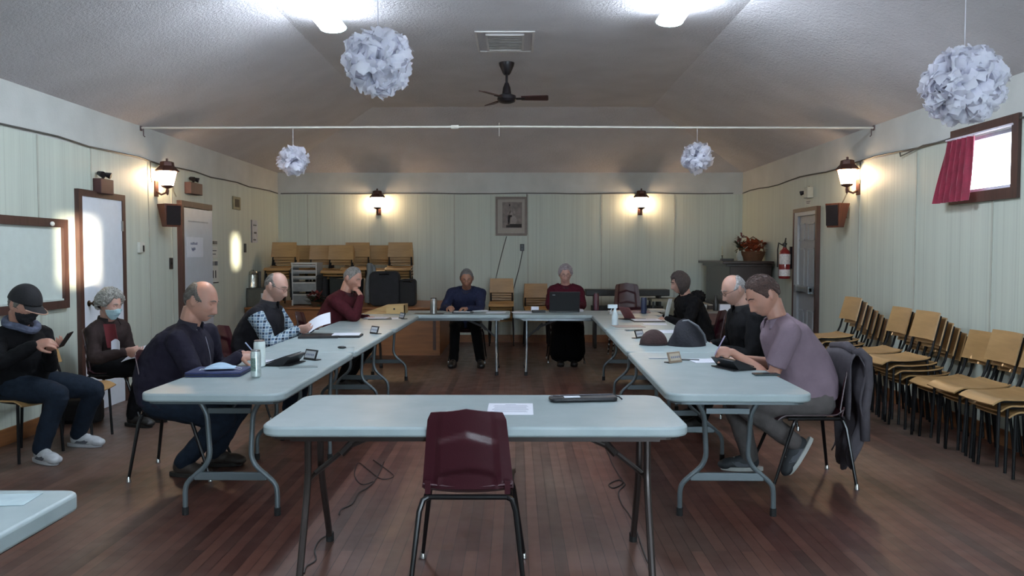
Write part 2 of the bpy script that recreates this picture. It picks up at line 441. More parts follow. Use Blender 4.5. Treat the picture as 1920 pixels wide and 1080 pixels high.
# framed board on left wall
yb_ = atX(121, 450, XL).y; ya_ = 4.6
zt_ = atX(121, 412, XL).z; zb_ = atX(121, 577, XL).z
bd = thing('wall_board', 'large pale board in a brown wooden frame on the left wall', 'board', (XL, (ya_ + yb_) / 2, zb_))
oo = (XL, (ya_ + yb_) / 2, zb_)
MB().bb((XL, ya_, zb_), (XL + 0.008, yb_ - 0.05, zt_)).build('panel', M('pale_board_face', 'c3cdc8', 0.35, var=0.03), bd, origin=oo, smooth=False)
MB().bb((XL, ya_, zt_ - 0.07), (XL + 0.035, yb_, zt_)).bb((XL, ya_, zb_), (XL + 0.035, yb_, zb_ + 0.07)).bb((XL, yb_ - 0.07, zb_ + 0.07), (XL + 0.035, yb_, zt_ - 0.07)).build('frame', BROWN, bd, origin=oo, smooth=False)
MB().bb((XL + 0.008, ya_, zb_ + 0.07), (XL + 0.04, yb_ - 0.1, zb_ + 0.085)).build('tray', M('pale_tray', 'b9c2bd', 0.4), bd, origin=oo, smooth=False)
MB().ell((XL + 0.04, yb_ - 0.25, zt_ - 0.045), (0.012, 0.03, 0.02)).build('latch', M('white_plastic', 'd8d8d4', 0.4), bd, origin=oo)
# ------------------------------------------------------------------ fixtures on walls and ceiling
FLUO = emitter('fluorescent_diffuser', (0.76, 0.87, 1.0), 80.0)
FIXW = M('fixture_white_metal', 'c9cccb', 0.5, var=0.03)
def fluoro(x, y, label):
    t = thing('fluorescent_light', label, 'ceiling light', (x, y, HC), group='fluorescent ceiling lights')
    o = (x, y, HC)
    MB().bb((x - 0.05, y, HC - 0.06), (x + 0.05, y + 1.22, HC - 0.002)).build('housing', FIXW, t, origin=o, smooth=False)
    n = []
    for k in range(15):
        a = PI * (k - 1.5) / 11; n.append((0.115 * math.cos(a), -0.10 - 0.045 * math.sin(a)))
    mb = MB(); m4 = Matrix(((1, 0, 0, x), (0, 0, 1, y), (0, 1, 0, HC), (0, 0, 0, 1)))
    mb.prism(n, 0.015, 1.205, m4); mb.build('diffuser', FLUO, t, origin=o)
    for yy in (y, y + 1.205):
        mb = MB(); mb.prism([(-q[0] * 1.04, q[1] * 1.03) for q in n], yy - y, yy - y + 0.015, m4)
        mb.build('end_cap', M('fixture_end_cap', '6c7a72', 0.5), t, origin=o)
fluoro(-1.60, 5.98, 'fluorescent ceiling light on the left, its far end just in the picture')
fluoro(1.31, 5.80, 'fluorescent ceiling light on the right, its far end just in the picture')
fluoro(-1.60, 0.6, 'fluorescent ceiling light above the camera, left')
fluoro(1.31, 0.6, 'fluorescent ceiling light above the camera, right')
# vent
vx0, vx1 = atZ(890, 62, HC).x, atZ(1003, 62, HC).x; vy0, vy1 = atZ(950, 58, HC).y, atZ(950, 96, HC).y
vy0, vy1 = min(vy0, vy1), max(vy0, vy1); vo = ((vx0 + vx1) / 2, vy0, HC)
vt = thing('ceiling_vent', 'square grey white vent grille flat on the ceiling', 'vent', vo)
mb = MB()
for i0, w_, h_ in ((0.0, 0.022, 0.012), (0.10, 0.02, 0.02)):
    X0, X1, Y0, Y1 = vx0 + i0, vx1 - i0, vy0 + i0 * 0.9, vy1 - i0 * 0.9
    for a, b in (((X0, Y0), (X1, Y0 + w_)), ((X0, Y1 - w_), (X1, Y1)), ((X0, Y0), (X0 + w_, Y1)), ((X1 - w_, Y0), (X1, Y1))):
        mb.bb((a[0], a[1], HC - h_), (b[0], b[1], HC))
mb.build('frame', M('vent_paint', 'cfcac8', 0.5, var=0.03), vt, origin=vo, smooth=False)
mb = MB()
for k in range(9):
    yy = vy0 + 0.12 + (vy1 - vy0 - 0.26) * k / 8; mb.bb((vx0 + 0.12, yy, HC - 0.015), (vx1 - 0.12, yy + 0.03, HC - 0.006))
mb.build('grille', M('vent_grille', 'a8a4a2', 0.5), vt, origin=vo, smooth=False)
# ceiling fan
fx, fy = atZ(950, 118, HC).x, atZ(950, 118, HC).y
DK = M('fan_dark_metal', '211c20', 0.4, var=0.05, metal=0.3)
fan = thing('ceiling_fan', 'small dark three bladed ceiling fan on a short rod', 'ceiling fan', (fx, fy, HC)); fo = (fx, fy, HC)
zb = atY(950, 185, fy).z
MB().lathe([(0.085, 0), (0.08, -0.03), (0.045, -0.11), (0.03, -0.13)], fo, 20).build('canopy', DK, fan, origin=fo)
MB().tube([fo, (fx, fy, zb + 0.1)], 0.013, 10).build('downrod', DK, fan, origin=fo)
MB().lathe([(0.02, 0.17), (0.04, 0.12), (0.05, 0.05), (0.10, 0.03), (0.105, -0.01), (0.09, -0.035), (0.05, -0.05), (0.0, -0.052)], (fx, fy, zb), 20).build('motor_housing', DK, fan, origin=fo)
for ang in (-3, 117, 237):
    T = T_((fx, fy, zb), math.radians(ang))
    m_ = MB()
    m_.prism([(0.16, -0.05), (0.44, -0.065), (0.455, -0.05), (0.455, 0.05), (0.44, 0.065), (0.16, 0.05)], 0.0, 0.008, T @ T_((0, 0, 0), 0, math.radians(-13)))
    bl = m_.build('blade', wood('fan_blade_wood', '33191a', '4a2a26', 0.4), fan, origin=fo, smooth=False)
    m_ = MB().prism([(0.08, -0.02), (0.2, -0.03), (0.2, 0.03), (0.08, 0.02)], -0.006, 0.0, T @ T_((0, 0, 0), 0, math.radians(-10)))
    m_.build('blade_arm', DK, bl, origin=fo, smooth=False)
# long white rods across the room
def rod(y, u_l, v_l, u_r, v_r, label, mat_, r=0.011, mid=None, sag=0.0):
    z = HW - 0.02
    zs = [z, z + 0.004 - sag, z + 0.01 - sag, z - sag, z - 0.005]
    xs = [XL + 0.005, XL + 2, 0, XR - 2, XR - 0.005]
    m_ = MB().tube([(x, y, zz) for x, zz in zip(xs, zs)], r, 8)
    o = (0, y, z); rt = thing('hanging_rod', label, 'rod', o)
    m_.build('pole', mat_, rt, origin=o)
    for s, x in ((1, XL), (-1, XR)):
        MB().bb((x, y - 0.02, z - 0.03), (x + s * 0.012, y + 0.02, z + 0.018)).tube([(x + s * 0.03, y, z - 0.0), (x + s * 0.03, y, z - 0.08), (x + s * 0.045, y, z - 0.095)], 0.006, 6).build('wall_hook', M('rusty_hook', '5a4a4a', 0.6), rt, origin=o, smooth=False)
    return rt, o, z
RODM = M('rod_cream_paint', 'd8d2c8', 0.4, var=0.03)
ry1 = 8.58
rt, ro, rz_ = rod(ry1, 0, 0, 0, 0, 'thin white rod spanning the whole room, carrying the two small pompoms', RODM)
xj = atY(853, 236, ry1).x
MB().tube([(xj - 0.04, ry1, rz_ + 0.006), (xj + 0.04, ry1, rz_ + 0.006)], 0.022, 10).build('joint', RODM, rt, origin=ro)
MB().tube([(atY(936, 230, ry1).x, ry1, rz_ + 0.05), (atY(936, 230, ry1).x, ry1, rz_ - 0.09)], 0.003, 6).build('string_end', RODM, rt, origin=ro)
ry2 = 4.28
rod(ry2, 0, 0, 0, 0, 'dark thin line strung across the room at the top edge of the picture', M('rod_grey', '5a5662', 0.5), 0.005, sag=-0.03)
# tissue paper pompoms
TIS = NT('white_tissue_paper'); TIS.base(TIS.ramp(TIS.noise(20), [(0.3, lin('e4e3ee')), (0.7, lin('f6f6fc'))])); TIS.b.inputs['Roughness'].default_value = 0.9
_tr = TIS.n('ShaderNodeBsdfTranslucent'); _tr.inputs[0].default_value = (0.93, 0.93, 1.0, 1); _mx = TIS.n('ShaderNodeMixShader'); _mx.inputs[0].default_value = 0.5
_out = [n_ for n_ in TIS.t.nodes if n_.type == 'OUTPUT_MATERIAL'][0]; TIS.l(TIS.b.outputs[0], _mx.inputs[1]); TIS.l(_tr.outputs[0], _mx.inputs[2]); TIS.l(_mx.outputs[0], _out.inputs[0])
TIS = TIS.m
def pompom(c, r, zt_, label, seed, ragged=0.12, n=210):
    rnd = random.Random(seed); c = V(c)
    t = thing('paper_pompom', label, 'pompom', c, group=None)
    mb = MB()
    for k in range(n):
        z = 1 - 2 * (k + 0.5) / n; a = k * 2.39996
        d = V((math.sqrt(1 - z * z) * math.cos(a), math.sqrt(1 - z * z) * math.sin(a), z))
        d = (d + V([rnd.uniform(-.18, .18) for _ in range(3)])).normalized()
        x, y = frame_of(d); rot = rnd.uniform(0, PI)
        x, y = x * math.cos(rot) + y * math.sin(rot), -x * math.sin(rot) + y * math.cos(rot)
        L = r * (1.10 - ragged * rnd.random()); W = r * rnd.uniform(0.24, 0.34); cup = rnd.uniform(0.06, 0.2) * r
        ph = rnd.uniform(0, 6); bs_ = rnd.uniform(0.22, 0.5) * rnd.choice((-1, 1)); side = rnd.uniform(-.12, .12) * r
        def fn(u, v):
            q = u * 2 - 1
            wv = W * (0.15 + 0.85 * math.sin(min(v * 1.15, 1) * PI / 2)) * (1 - max(0, v - 0.8) ** 2 * 14)
            rr = L * v * (1 - 0.10 * q * q * v)
            bend = bs_ * r * v ** 3; rr -= 0.35 * abs(bs_) * r * v ** 6
            return d * rr + x * (q * wv) + y * (cup * (q * q - 0.3) * v + 0.035 * r * math.sin(q * 6 + ph + v * 3) * v + side * v * v + bend)
        mb.grid(fn, 7, 7)
    mb.build('petals', TIS, t, origin=(0, 0, 0), angle=180)
    m2 = MB().tube([(0, 0, r * 0.3), (0, 0, zt_ - c.z)], 0.0025, 5)
    m2.build('string', M('white_string', 'cfccd4', 0.7), t)
    return t
def pom_at(u, v, y, pr, label, seed, **kw):
    p = atY(u, v, y); pompom(p, pr, (HW - 0.02 + (0.03 if y < 6 else 0)), label, seed, **kw)
pom_at(709, 116, ry2, 0.19, 'large white tissue paper pompom hanging near the left ceiling light', 3, ragged=0.22)
pom_at(1807, 160, ry2, 0.208, 'large white tissue paper pompom on a string above the small window', 8, ragged=0.08, n=260)
pom_at(550, 301, ry1, 0.178, 'small white paper pompom hanging from the long rod, left of the fan', 5, ragged=0.25, n=130)
pom_at(1307, 296, ry1, 0.178, 'small white paper pompom hanging from the long rod, right of the fan', 6, ragged=0.2, n=130)
# lantern sconces
LGL = emitter('lantern_glass_glow', (1.0, 0.68, 0.40), 85.0)
LBR = M('lantern_brown_metal', '4a2c25', 0.5, var=0.1, metal=0.4)
def sconce(wallpt, out, label, s=1.0):
    """out: unit vector from the wall into the room"""
    out = V(out); t = thing('wall_lantern', label, 'wall lamp', wallpt); wp = V(wallpt)
    side = V((0, 0, 1)).cross(out); R = Matrix((side, out, V((0, 0, 1)))).transposed().to_4x4()
    c = V((0, 0.125, 0))
    def b(name, mb, m, par=t, **kw): mb.v = [R @ (p * s) for p in mb.v]; return mb.build(name, m, par, **kw)
    b('wall_plate', MB().bb((-0.035, 0, -0.19), (0.035, 0.018, -0.03)), LBR, smooth=False)
    b('bracket', MB().tube([(0, 0.01, -0.14), (0, 0.06, -0.17), (0, 0.11, -0.15), (0, 0.125, -0.10)], 0.011, 8), LBR)
    b('cap', MB().lathe([(0.115, 0.068), (0.12, 0.075), (0.072, 0.125), (0.066, 0.165), (0.045, 0.172), (0.012, 0.176), (0.012, 0.20), (0.0, 0.205)], c, 6), LBR, smooth=False)
    b('glass', MB().lathe([(0.058, -0.075), (0.092, 0.066)], c, 6), LGL, smooth=False)
    fr = MB()
    x, y = frame_of(V((0, 0, 1)))
    for k in range(6):
        a = 2 * PI * k / 6; dr = x * math.cos(a) + y * math.sin(a)
        fr.tube([c + dr * 0.060 + V((0, 0, -0.077)), c + dr * 0.096 + V((0, 0, 0.07))], 0.004, 4)
    b('frame', fr, LBR)
    b('finial', MB().lathe([(0.0, -0.18), (0.012, -0.165), (0.016, -0.13), (0.012, -0.11), (0.05, -0.095), (0.064, -0.077)], c, 12), LBR)
    return t
pl_ = atX(291, 334, XL); sconce((XL, pl_.y, pl_.z), (1, 0, 0), 'glowing brown wall lantern on the left wall, above the loudspeaker', 1.06)
pr_ = atX(1611, 331, XR); sconce((XR, pr_.y, pr_.z), (-1, 0, 0), 'glowing brown wall lantern on the right wall, above the loudspeaker', 1.06)
p_ = atY(710, 380, YB); sconce((p_.x, YB, p_.z), (0, -1, 0), 'glowing wall lantern on the far wall, left of the picture', 1.1)
p_ = atY(1200, 380, YB); sconce((p_.x, YB, p_.z), (0, -1, 0), 'glowing wall lantern on the far wall, right of the picture', 1.1)
# loudspeakers on the side walls
SPW = wood('speaker_veneer', '4a2419', '6b3a24', 0.5); SPG = M('speaker_grille', '1c1416', 0.9, bump=0.4, bscale=400)
def speaker(u0, u1, v0, v1, xw, sgn, label, rz):
    p = atX((u0 + u1) / 2, (v0 + v1) / 2, xw + sgn * 0.13)
    t = thing('loudspeaker', label, 'loudspeaker', p, rot=(0, 0, rz))
    h = abs(atX(u0, v0, xw).z - atX(u0, v1, xw).z) * 0.92
    mb = MB(); vs = []
    for z, k_ in ((-h / 2, 0.55), (h / 2, 1.0)):
        for x_, y_ in ((-0.10, -0.075 - 0.02 * (k_ - .55)), (0.10, -0.075 - 0.02 * (k_ - .55)), (0.10, -0.075 + 0.16 * k_), (-0.10, -0.075 + 0.16 * k_)): vs.append((x_ * (0.82 if k_ < 1 else 1), y_, z))
    mb.add(vs, [(3, 2, 1, 0), (4, 5, 6, 7), (0, 1, 5, 4), (1, 2, 6, 5), (2, 3, 7, 6), (3, 0, 4, 7)]).build('cabinet', SPW, t, smooth=False, bevel=0.004)
    MB().box((0, -0.088, 0), (0.16, 0.012, h - 0.04), (0.03, 0, 0)).build('grille', SPG, t, smooth=False, bevel=0.003)
    MB().bb((-0.03, 0.04, -0.03), (0.03, 0.12, 0.03)).build('bracket', DK, t, smooth=False)
    return t
speaker(303, 333, 381, 427, XL, 1, 'brown wooden loudspeaker high on the left wall beside the panelled door', math.radians(52))
speaker(1555, 1585, 381, 427, XR, -1, 'brown wooden loudspeaker high on the right wall below the lantern', math.radians(-62))
# cables along the walls
WIRE = M('grey_wire', '4b4a46', 0.6, var=0.05)
def wire(name, pts, label, r=0.008, m=WIRE, cat='cable'):
    o = pts[0]; ob = MB().tube(pts, r, 6).build(name, m, None, origin=o); return tag(ob, label, cat)
rnd = random.Random(2)
wire('wall_cable', [(XL + 0.012, 2.0 + 0.5 * k, 2.475 + (0.012 * math.sin(k * 2.1)) ) for k in range(23)] + [(XL + 0.012, YB - 0.05, 2.475)], 'thin dark cable running along the top of the panels on the left wall')
wire('wall_cable', [(XL + 0.05 + 0.5 * k, YB - 0.01, 2.475 + 0.006 * math.sin(k * 1.7) - (0.03 if 9.9 < k * 0.5 + 0.0 < 10.6 else 0)) for k in range(16)], 'thin dark cable along the top of the panels on the far wall')
wire('wall_cable', [(XR - 0.012, YB - 0.05 - 0.45 * k, 2.475 + 0.016 * math.sin(k * 1.3)) for k in range(24)], 'thin dark cable running along the top of the panels on the right wall')
wire('hanging_cable', [(XR - 0.02, atX(1700, 300, XR).y + 0.1, 2.46), (XR - 0.03, atX(1690, 270, XR).y - 0.05, 2.42), (XR - 0.02, atX(1735, 262, XR).y, 2.47), (XR - 0.02, atX(1790, 250, XR).y, 2.455), (XR - 0.02, atX(1850, 250, XR).y, 2.51)], 'loose loop of cable on the right wall left of the small window', 0.006)
y_ = atX(281, 340, XL).y; wire('speaker_wire', [(XL + 0.01, y_, 2.47), (XL + 0.01, y_, 2.3), (XL + 0.01, y_ + 0.03, 2.25)], 'short vertical wire beside the left wall lantern', 0.006)
y_ = atX(323, 340, XL).y; wire('speaker_wire', [(XL + 0.01, y_, 2.47), (XL + 0.012, y_, 2.2), (XL + 0.05, y_ - 0.02, 2.13)], 'vertical wire dropping to the left loudspeaker', 0.006)
q = atX(1578, 380, XR - 0.1); y_ = q.y; wire('speaker_wire', [(XR - 0.01, y_ + 0.02, 2.47), (XR - 0.02, y_, 2.2), (XR - 0.1, y_, 2.03)], 'wire dropping to the right loudspeaker', 0.006)
y_ = atX(1614, 340, XR).y; wire('speaker_wire', [(XR - 0.01, y_, 2.47), (XR - 0.01, y_, 2.24)], 'short wire running up from the right wall lantern', 0.006)
def on_back(u, v, d=0.01): p = atY(u, v, YB); return (p.x, YB - d, p.z)
wire('wall_cable', [on_back(950, 443), on_back(945, 460), on_back(936, 495), on_back(928, 530), on_back(927, 560)], 'grey cord hanging below the framed portrait', 0.008)
wire('wall_cable', [on_back(980, 470), on_back(974, 500), on_back(966, 530), on_back(958, 560)], 'grey cord hanging below the black wall outlet', 0.008)
wire('wall_cable', [on_back(988, 364), on_back(988, 440)], 'dark cord running down beside the framed portrait', 0.007)
# framed portrait -> a generic seated figure print
p0 = atY(929, 369, YB); p1 = atY(988, 442, YB); pw = p1.x - p0.x; ph = p0.z - p1.z
po = (p0.x, YB, p1.z); pic = thing('framed_picture', 'faded framed print of a figure hanging on the far wall', 'picture', po)
def pb(name, boxes, m):
    mb = MB()
    for a, b, c_, d_, y0_, y1_ in boxes: mb.bb((p0.x + a * pw, YB - y1_, p1.z + b * ph), (p0.x + c_ * pw, YB - y0_, p1.z + d_ * ph))
    return mb.build(name, m, pic, origin=po, smooth=False)
fw = 0.07
pb('frame', [(0, 0, 1, 0.06, 0, 0.03), (0, 0.94, 1, 1, 0, 0.03), (0, 0.06, fw, 0.94, 0, 0.03), (1 - fw, 0.06, 1, 0.94, 0, 0.03)], M('picture_frame_taupe', '746860', 0.5))
pb('mount', [(fw, 0.06, 1 - fw, 0.94, 0, 0.012)], M('picture_mount', 'a39c93', 0.8, var=0.03))
pb('print', [(0.22, 0.2, 0.84, 0.86, 0.012, 0.014)], M('print_grey', '7d7470', 0.8, var=0.25, scale=14))
fg = MB()
for cx, cy, rx, rz in ((0.47, 0.77, 0.028, 0.05), (0.47, 0.66, 0.04, 0.08), (0.46, 0.55, 0.09, 0.08), (0.6, 0.6, 0.035, 0.04), (0.52, 0.40, 0.16, 0.13), (0.42, 0.42, 0.04, 0.12)):
    fg.lathe([(0.001, 0), (1, 0), (1, 0.0012), (0.001, 0.0012)], (0, 0, 0), 18, (0, -1, 0))
    n_ = 18 * 4
    for i in range(len(fg.v) - n_, len(fg.v)):
        q = fg.v[i]; fg.v[i] = V((p0.x + cx * pw + q.x * rx * pw, YB - 0.014 + q.y, p1.z + cy * ph + q.z * rz * ph))
fg.build('pale_figure', M('print_pale', '948b86', 0.8, var=0.2, scale=30), pic, origin=po)
pb('dark_base', [(0.34, 0.21, 0.83, 0.27, 0.014, 0.0155), (0.45, 0.27, 0.83, 0.30, 0.014, 0.0155), (0.43, 0.76, 0.47, 0.81, 0.0155, 0.0165), (0.44, 0.48, 0.52, 0.53, 0.0155, 0.0165), (0.40, 0.35, 0.43, 0.52, 0.0155, 0.0165)], M('print_dark', '2e2928', 0.8))
# small things on the walls
def wallbox(name, u, v, wdt, hgt, side, label, cat, m, d=0.02, parts=()):
    if side == 'L': p = atX(u, v, XL); lo = (XL, p.y - wdt / 2, p.z - hgt / 2); hi = (XL + d, p.y + wdt / 2, p.z + hgt / 2)
    elif side == 'R': p = atX(u, v, XR); lo = (XR - d, p.y - wdt / 2, p.z - hgt / 2); hi = (XR, p.y + wdt / 2, p.z + hgt / 2)
    else: p = atY(u, v, YB); lo = (p.x - wdt / 2, YB - d, p.z - hgt / 2); hi = (p.x + wdt / 2, YB, p.z + hgt / 2)
    t = thing(name, label, cat, tuple((V(lo) + V(hi)) / 2)); oc = t.location.copy()
    MB().bb(lo, hi).build('body' if not parts else parts[0][0], m, t, origin=oc, smooth=False, bevel=0.003)
    for nm, (a0, b0, a1, b1), dd, mm in parts[1:]:
        if side == 'L': MB().bb((XL + d - 0.001, lo[1] + wdt * a0, lo[2] + hgt * b0), (XL + d + dd, lo[1] + wdt * a1, lo[2] + hgt * b1)).build(nm, mm, t, origin=oc, smooth=False)
        elif side == 'R': MB().bb((XR - d + 0.001, hi[1] - wdt * a0, lo[2] + hgt * b0), (XR - d - dd, hi[1] - wdt * a1, lo[2] + hgt * b1)).build(nm, mm, t, origin=oc, smooth=False)
        else: MB().bb((lo[0] + wdt * a0, YB - d + 0.001, lo[2] + hgt * b0), (lo[0] + wdt * a1, YB - d - dd, lo[2] + hgt * b1)).build(nm, mm, t, origin=oc, smooth=False)
    return t
BLK = M('black_plastic', '141416', 0.4, var=0.05); WPL = M('off_white_plastic', 'c4c4bc', 0.5, var=0.03); GRP = M('grey_print', '55585c', 0.8, var=0.1)
wallbox('thermostat', 262, 464, 0.11, 0.11, 'L', 'pale thermostat with dark slot between the two left doors', 'thermostat', WPL, 0.03, (('body',), ('slot', (0.55, 0.1, 0.85, 0.7), 0.004, BLK)))
wallbox('light_switch', 320, 494, 0.085, 0.13, 'L', 'black light switch plate left of the panelled door', 'switch', BLK, 0.012, (('plate',), ('toggle', (0.4, 0.4, 0.6, 0.6), 0.012, BLK)))
wallbox('power_outlet', 459, 465, 0.08, 0.13, 'L', 'black outlet plate on the left wall near the far corner', 'outlet', BLK, 0.012, (('plate',), ('socket', (0.3, 0.55, 0.7, 0.85), 0.003, GRP), ('socket', (0.3, 0.15, 0.7, 0.45), 0.003, GRP)))
wallbox('power_outlet', 979, 464, 0.07, 0.115, 'B', 'black outlet plate on the far wall below the framed portrait', 'outlet', BLK, 0.015, (('plate',), ('socket', (0.3, 0.55, 0.7, 0.85), 0.003, GRP), ('socket', (0.3, 0.15, 0.7, 0.45), 0.003, GRP)))
wallbox('wall_frame', 442, 381, 0.30, 0.18, 'L', 'small square frame with dark centre high on the left wall', 'frame', M('tan_frame', '8a8468', 0.6), 0.02, (('frame',), ('dark_panel', (0.22, 0.2, 0.78, 0.8), 0.004, M('frame_dark', '4a4436', 0.7))))
wallbox('wall_sign', 400, 455, 0.26, 0.075, 'L', 'small lettered sign, uppermost of the column right of the panelled door', 'sign', WPL, 0.008, (('plate',), ('lettering', (0.1, 0.2, 0.26, 0.8), 0.002, BLK), ('lettering', (0.34, 0.2, 0.5, 0.8), 0.002, BLK), ('lettering', (0.58, 0.2, 0.72, 0.8), 0.002, BLK), ('lettering', (0.8, 0.2, 0.92, 0.8), 0.002, BLK)))
wallbox('wall_notice', 400, 473, 0.28, 0.15, 'L', 'plain pale notice below the uppermost sign by the panelled door', 'notice', WPL, 0.005, (('sheet',), ('text_line', (0.15, 0.6, 0.85, 0.68), 0.001, GRP), ('text_line', (0.15, 0.3, 0.75, 0.38), 0.001, GRP)))
wallbox('wall_sign', 400, 494, 0.28, 0.09, 'L', 'dark lettered sign in the column right of the panelled door', 'sign', WPL, 0.008, (('plate',), ('lettering', (0.05, 0.2, 0.45, 0.8), 0.002, GRP), ('lettering', (0.55, 0.2, 0.95, 0.8), 0.002, GRP)))
wallbox('wall_sign', 401, 515, 0.28, 0.22, 'L', 'white restroom style sign with two dark upright marks', 'sign', WPL, 0.008, (('plate',), ('figure_mark', (0.3, 0.3, 0.4, 0.75), 0.002, BLK), ('figure_mark', (0.6, 0.3, 0.7, 0.75), 0.002, BLK), ('lower_edge', (0.0, 0.0, 1.0, 0.05), 0.003, BLK)))
wallbox('wall_chart', 476, 434, 0.30, 0.34, 'L', 'pale hanging chart with dark marks near the far left corner', 'chart', M('chart_white', 'b2b6be', 0.6), 0.01, (('sheet',), ('mark', (0.3, 0.75, 0.8, 0.80), 0.002, GRP), ('mark', (0.4, 0.4, 0.8, 0.48), 0.002, GRP), ('mark', (0.0, 0.0, 0.12, 1.0), 0.002, GRP), ('mark', (0.3, 0.1, 0.7, 0.16), 0.002, GRP)))
# sign below emergency light above the exit door
wallbox('door_notice', 1516, 379, 0.19, 0.06, 'R', 'tiny white notice above the grey exit door', 'notice', WPL, 0.004, (('sheet',), ('text_line', (0.1, 0.55, 0.9, 0.7), 0.001, GRP), ('text_line', (0.2, 0.2, 0.8, 0.35), 0.001, GRP)))
# emergency lights: box with two lamp heads
def emergency(u, v, side, label, m, wdt=0.22, hgt=0.13, flip=False):
    x = XL if side == 'L' else XR; s = 1 if side == 'L' else -1
    p = atX(u, v, x); t = thing('emergency_light', label, 'emergency light', (x, p.y, p.z)); oc = t.location.copy()
    MB().bb((x, p.y - wdt / 2, p.z - hgt / 2), (x + s * 0.08, p.y + wdt / 2, p.z + hgt / 2)).build('battery_box', m, t, origin=oc, smooth=False, bevel=0.006)
    heads = ((-0.07,), (0.07,)) if not flip else ((0.19,),)
    for (dy,) in heads:
        zz = p.z + hgt / 2 + 0.035 if not flip else p.z
        h = MB().lathe([(0.012, -0.035), (0.02, -0.025), (0.030, 0.02), (0.030, 0.028), (0.0, 0.028)], (x + s * 0.05, p.y + dy, zz + 0.01), 12, (s * 0.8, dy * 3, -0.25)).build('lamp_head', DK, t, origin=oc)
    MB().tube([(x + s * 0.04, p.y - 0.02, p.z + hgt / 2), (x + s * 0.04, p.y + (0.02 if not flip else 0.12), p.z + (hgt / 2 + 0.03 if not flip else 0))], 0.012, 8).build('swivel_neck', DK, t, origin=oc)
EMB = M('emergency_brown', '4a2d2b', 0.5)
emergency(186, 350, 'L', 'brown emergency light with two lamp heads above the plain white door', EMB, 0.24, 0.14)
emergency(357, 354, 'L', 'brown emergency light with two lamp heads above the panelled door', EMB, 0.36, 0.14)
emergency(1522, 361, 'R', 'small grey emergency light above the exit door', M('emergency_grey', '9ba19a', 0.5), 0.13, 0.14, True)
# fire extinguisher
ep = atX(1471, 490, XR - 0.1); ex = thing('fire_extinguisher', 'red fire extinguisher with white label hanging beside the exit door', 'fire extinguisher', (XR - 0.1, ep.y, ep.z - 0.24)); eo = ex.location.copy()
c = V((XR - 0.1, ep.y, ep.z - 0.24))
RED = M('extinguisher_red', '6d1618', 0.3, var=0.05, coat=0.5)
MB().lathe([(0.0, 0), (0.07, 0.005), (0.078, 0.03), (0.078, 0.33), (0.06, 0.385), (0.03, 0.41), (0.025, 0.43)], c, 20).build('cylinder', RED, ex, origin=eo)
def arc_label(z0, z1, m, nm):
    def fn(u, v):
        a = -PI * 0.95 + u * PI * 1.25
        return c + V((0.0795 * math.cos(a), 0.0795 * math.sin(a), z0 + (z1 - z0) * v))
    MB().grid(fn, 16, 1, 0.001).build(nm, m, ex, origin=eo)
arc_label(0.20, 0.34, M('label_white', 'b9b6b6', 0.5, var=0.25, scale=50), 'label'); arc_label(0.04, 0.13, M('label_white2', 'bdbaba', 0.5, var=0.2, scale=50), 'label')
MB().lathe([(0.022, 0.42), (0.022, 0.46), (0.03, 0.465), (0.03, 0.49)], c, 12).tube([c + V((0, 0, 0.485)), c + V((-0.02, -0.1, 0.51))], 0.009, 6).tube([c + V((0, 0, 0.49)), c + V((-0.02, -0.1, 0.55))], 0.009, 6).build('valve_handle', BLK, ex, origin=eo)
MB().tube([c + V((-0.02, 0.02, 0.46)), c + V((-0.05, 0.1, 0.49)), c + V((-0.06, 0.11, 0.4)), c + V((-0.075, 0.06, 0.22)), c + V((-0.08, 0.05, 0.16))], 0.010, 8).build('hose', BLK, ex, origin=eo)
MB().bb((XR - 0.03, ep.y - 0.02, ep.z - 0.1), (XR, ep.y + 0.02, ep.z + 0.2)).build('wall_bracket', DK, ex, origin=eo, smooth=False)

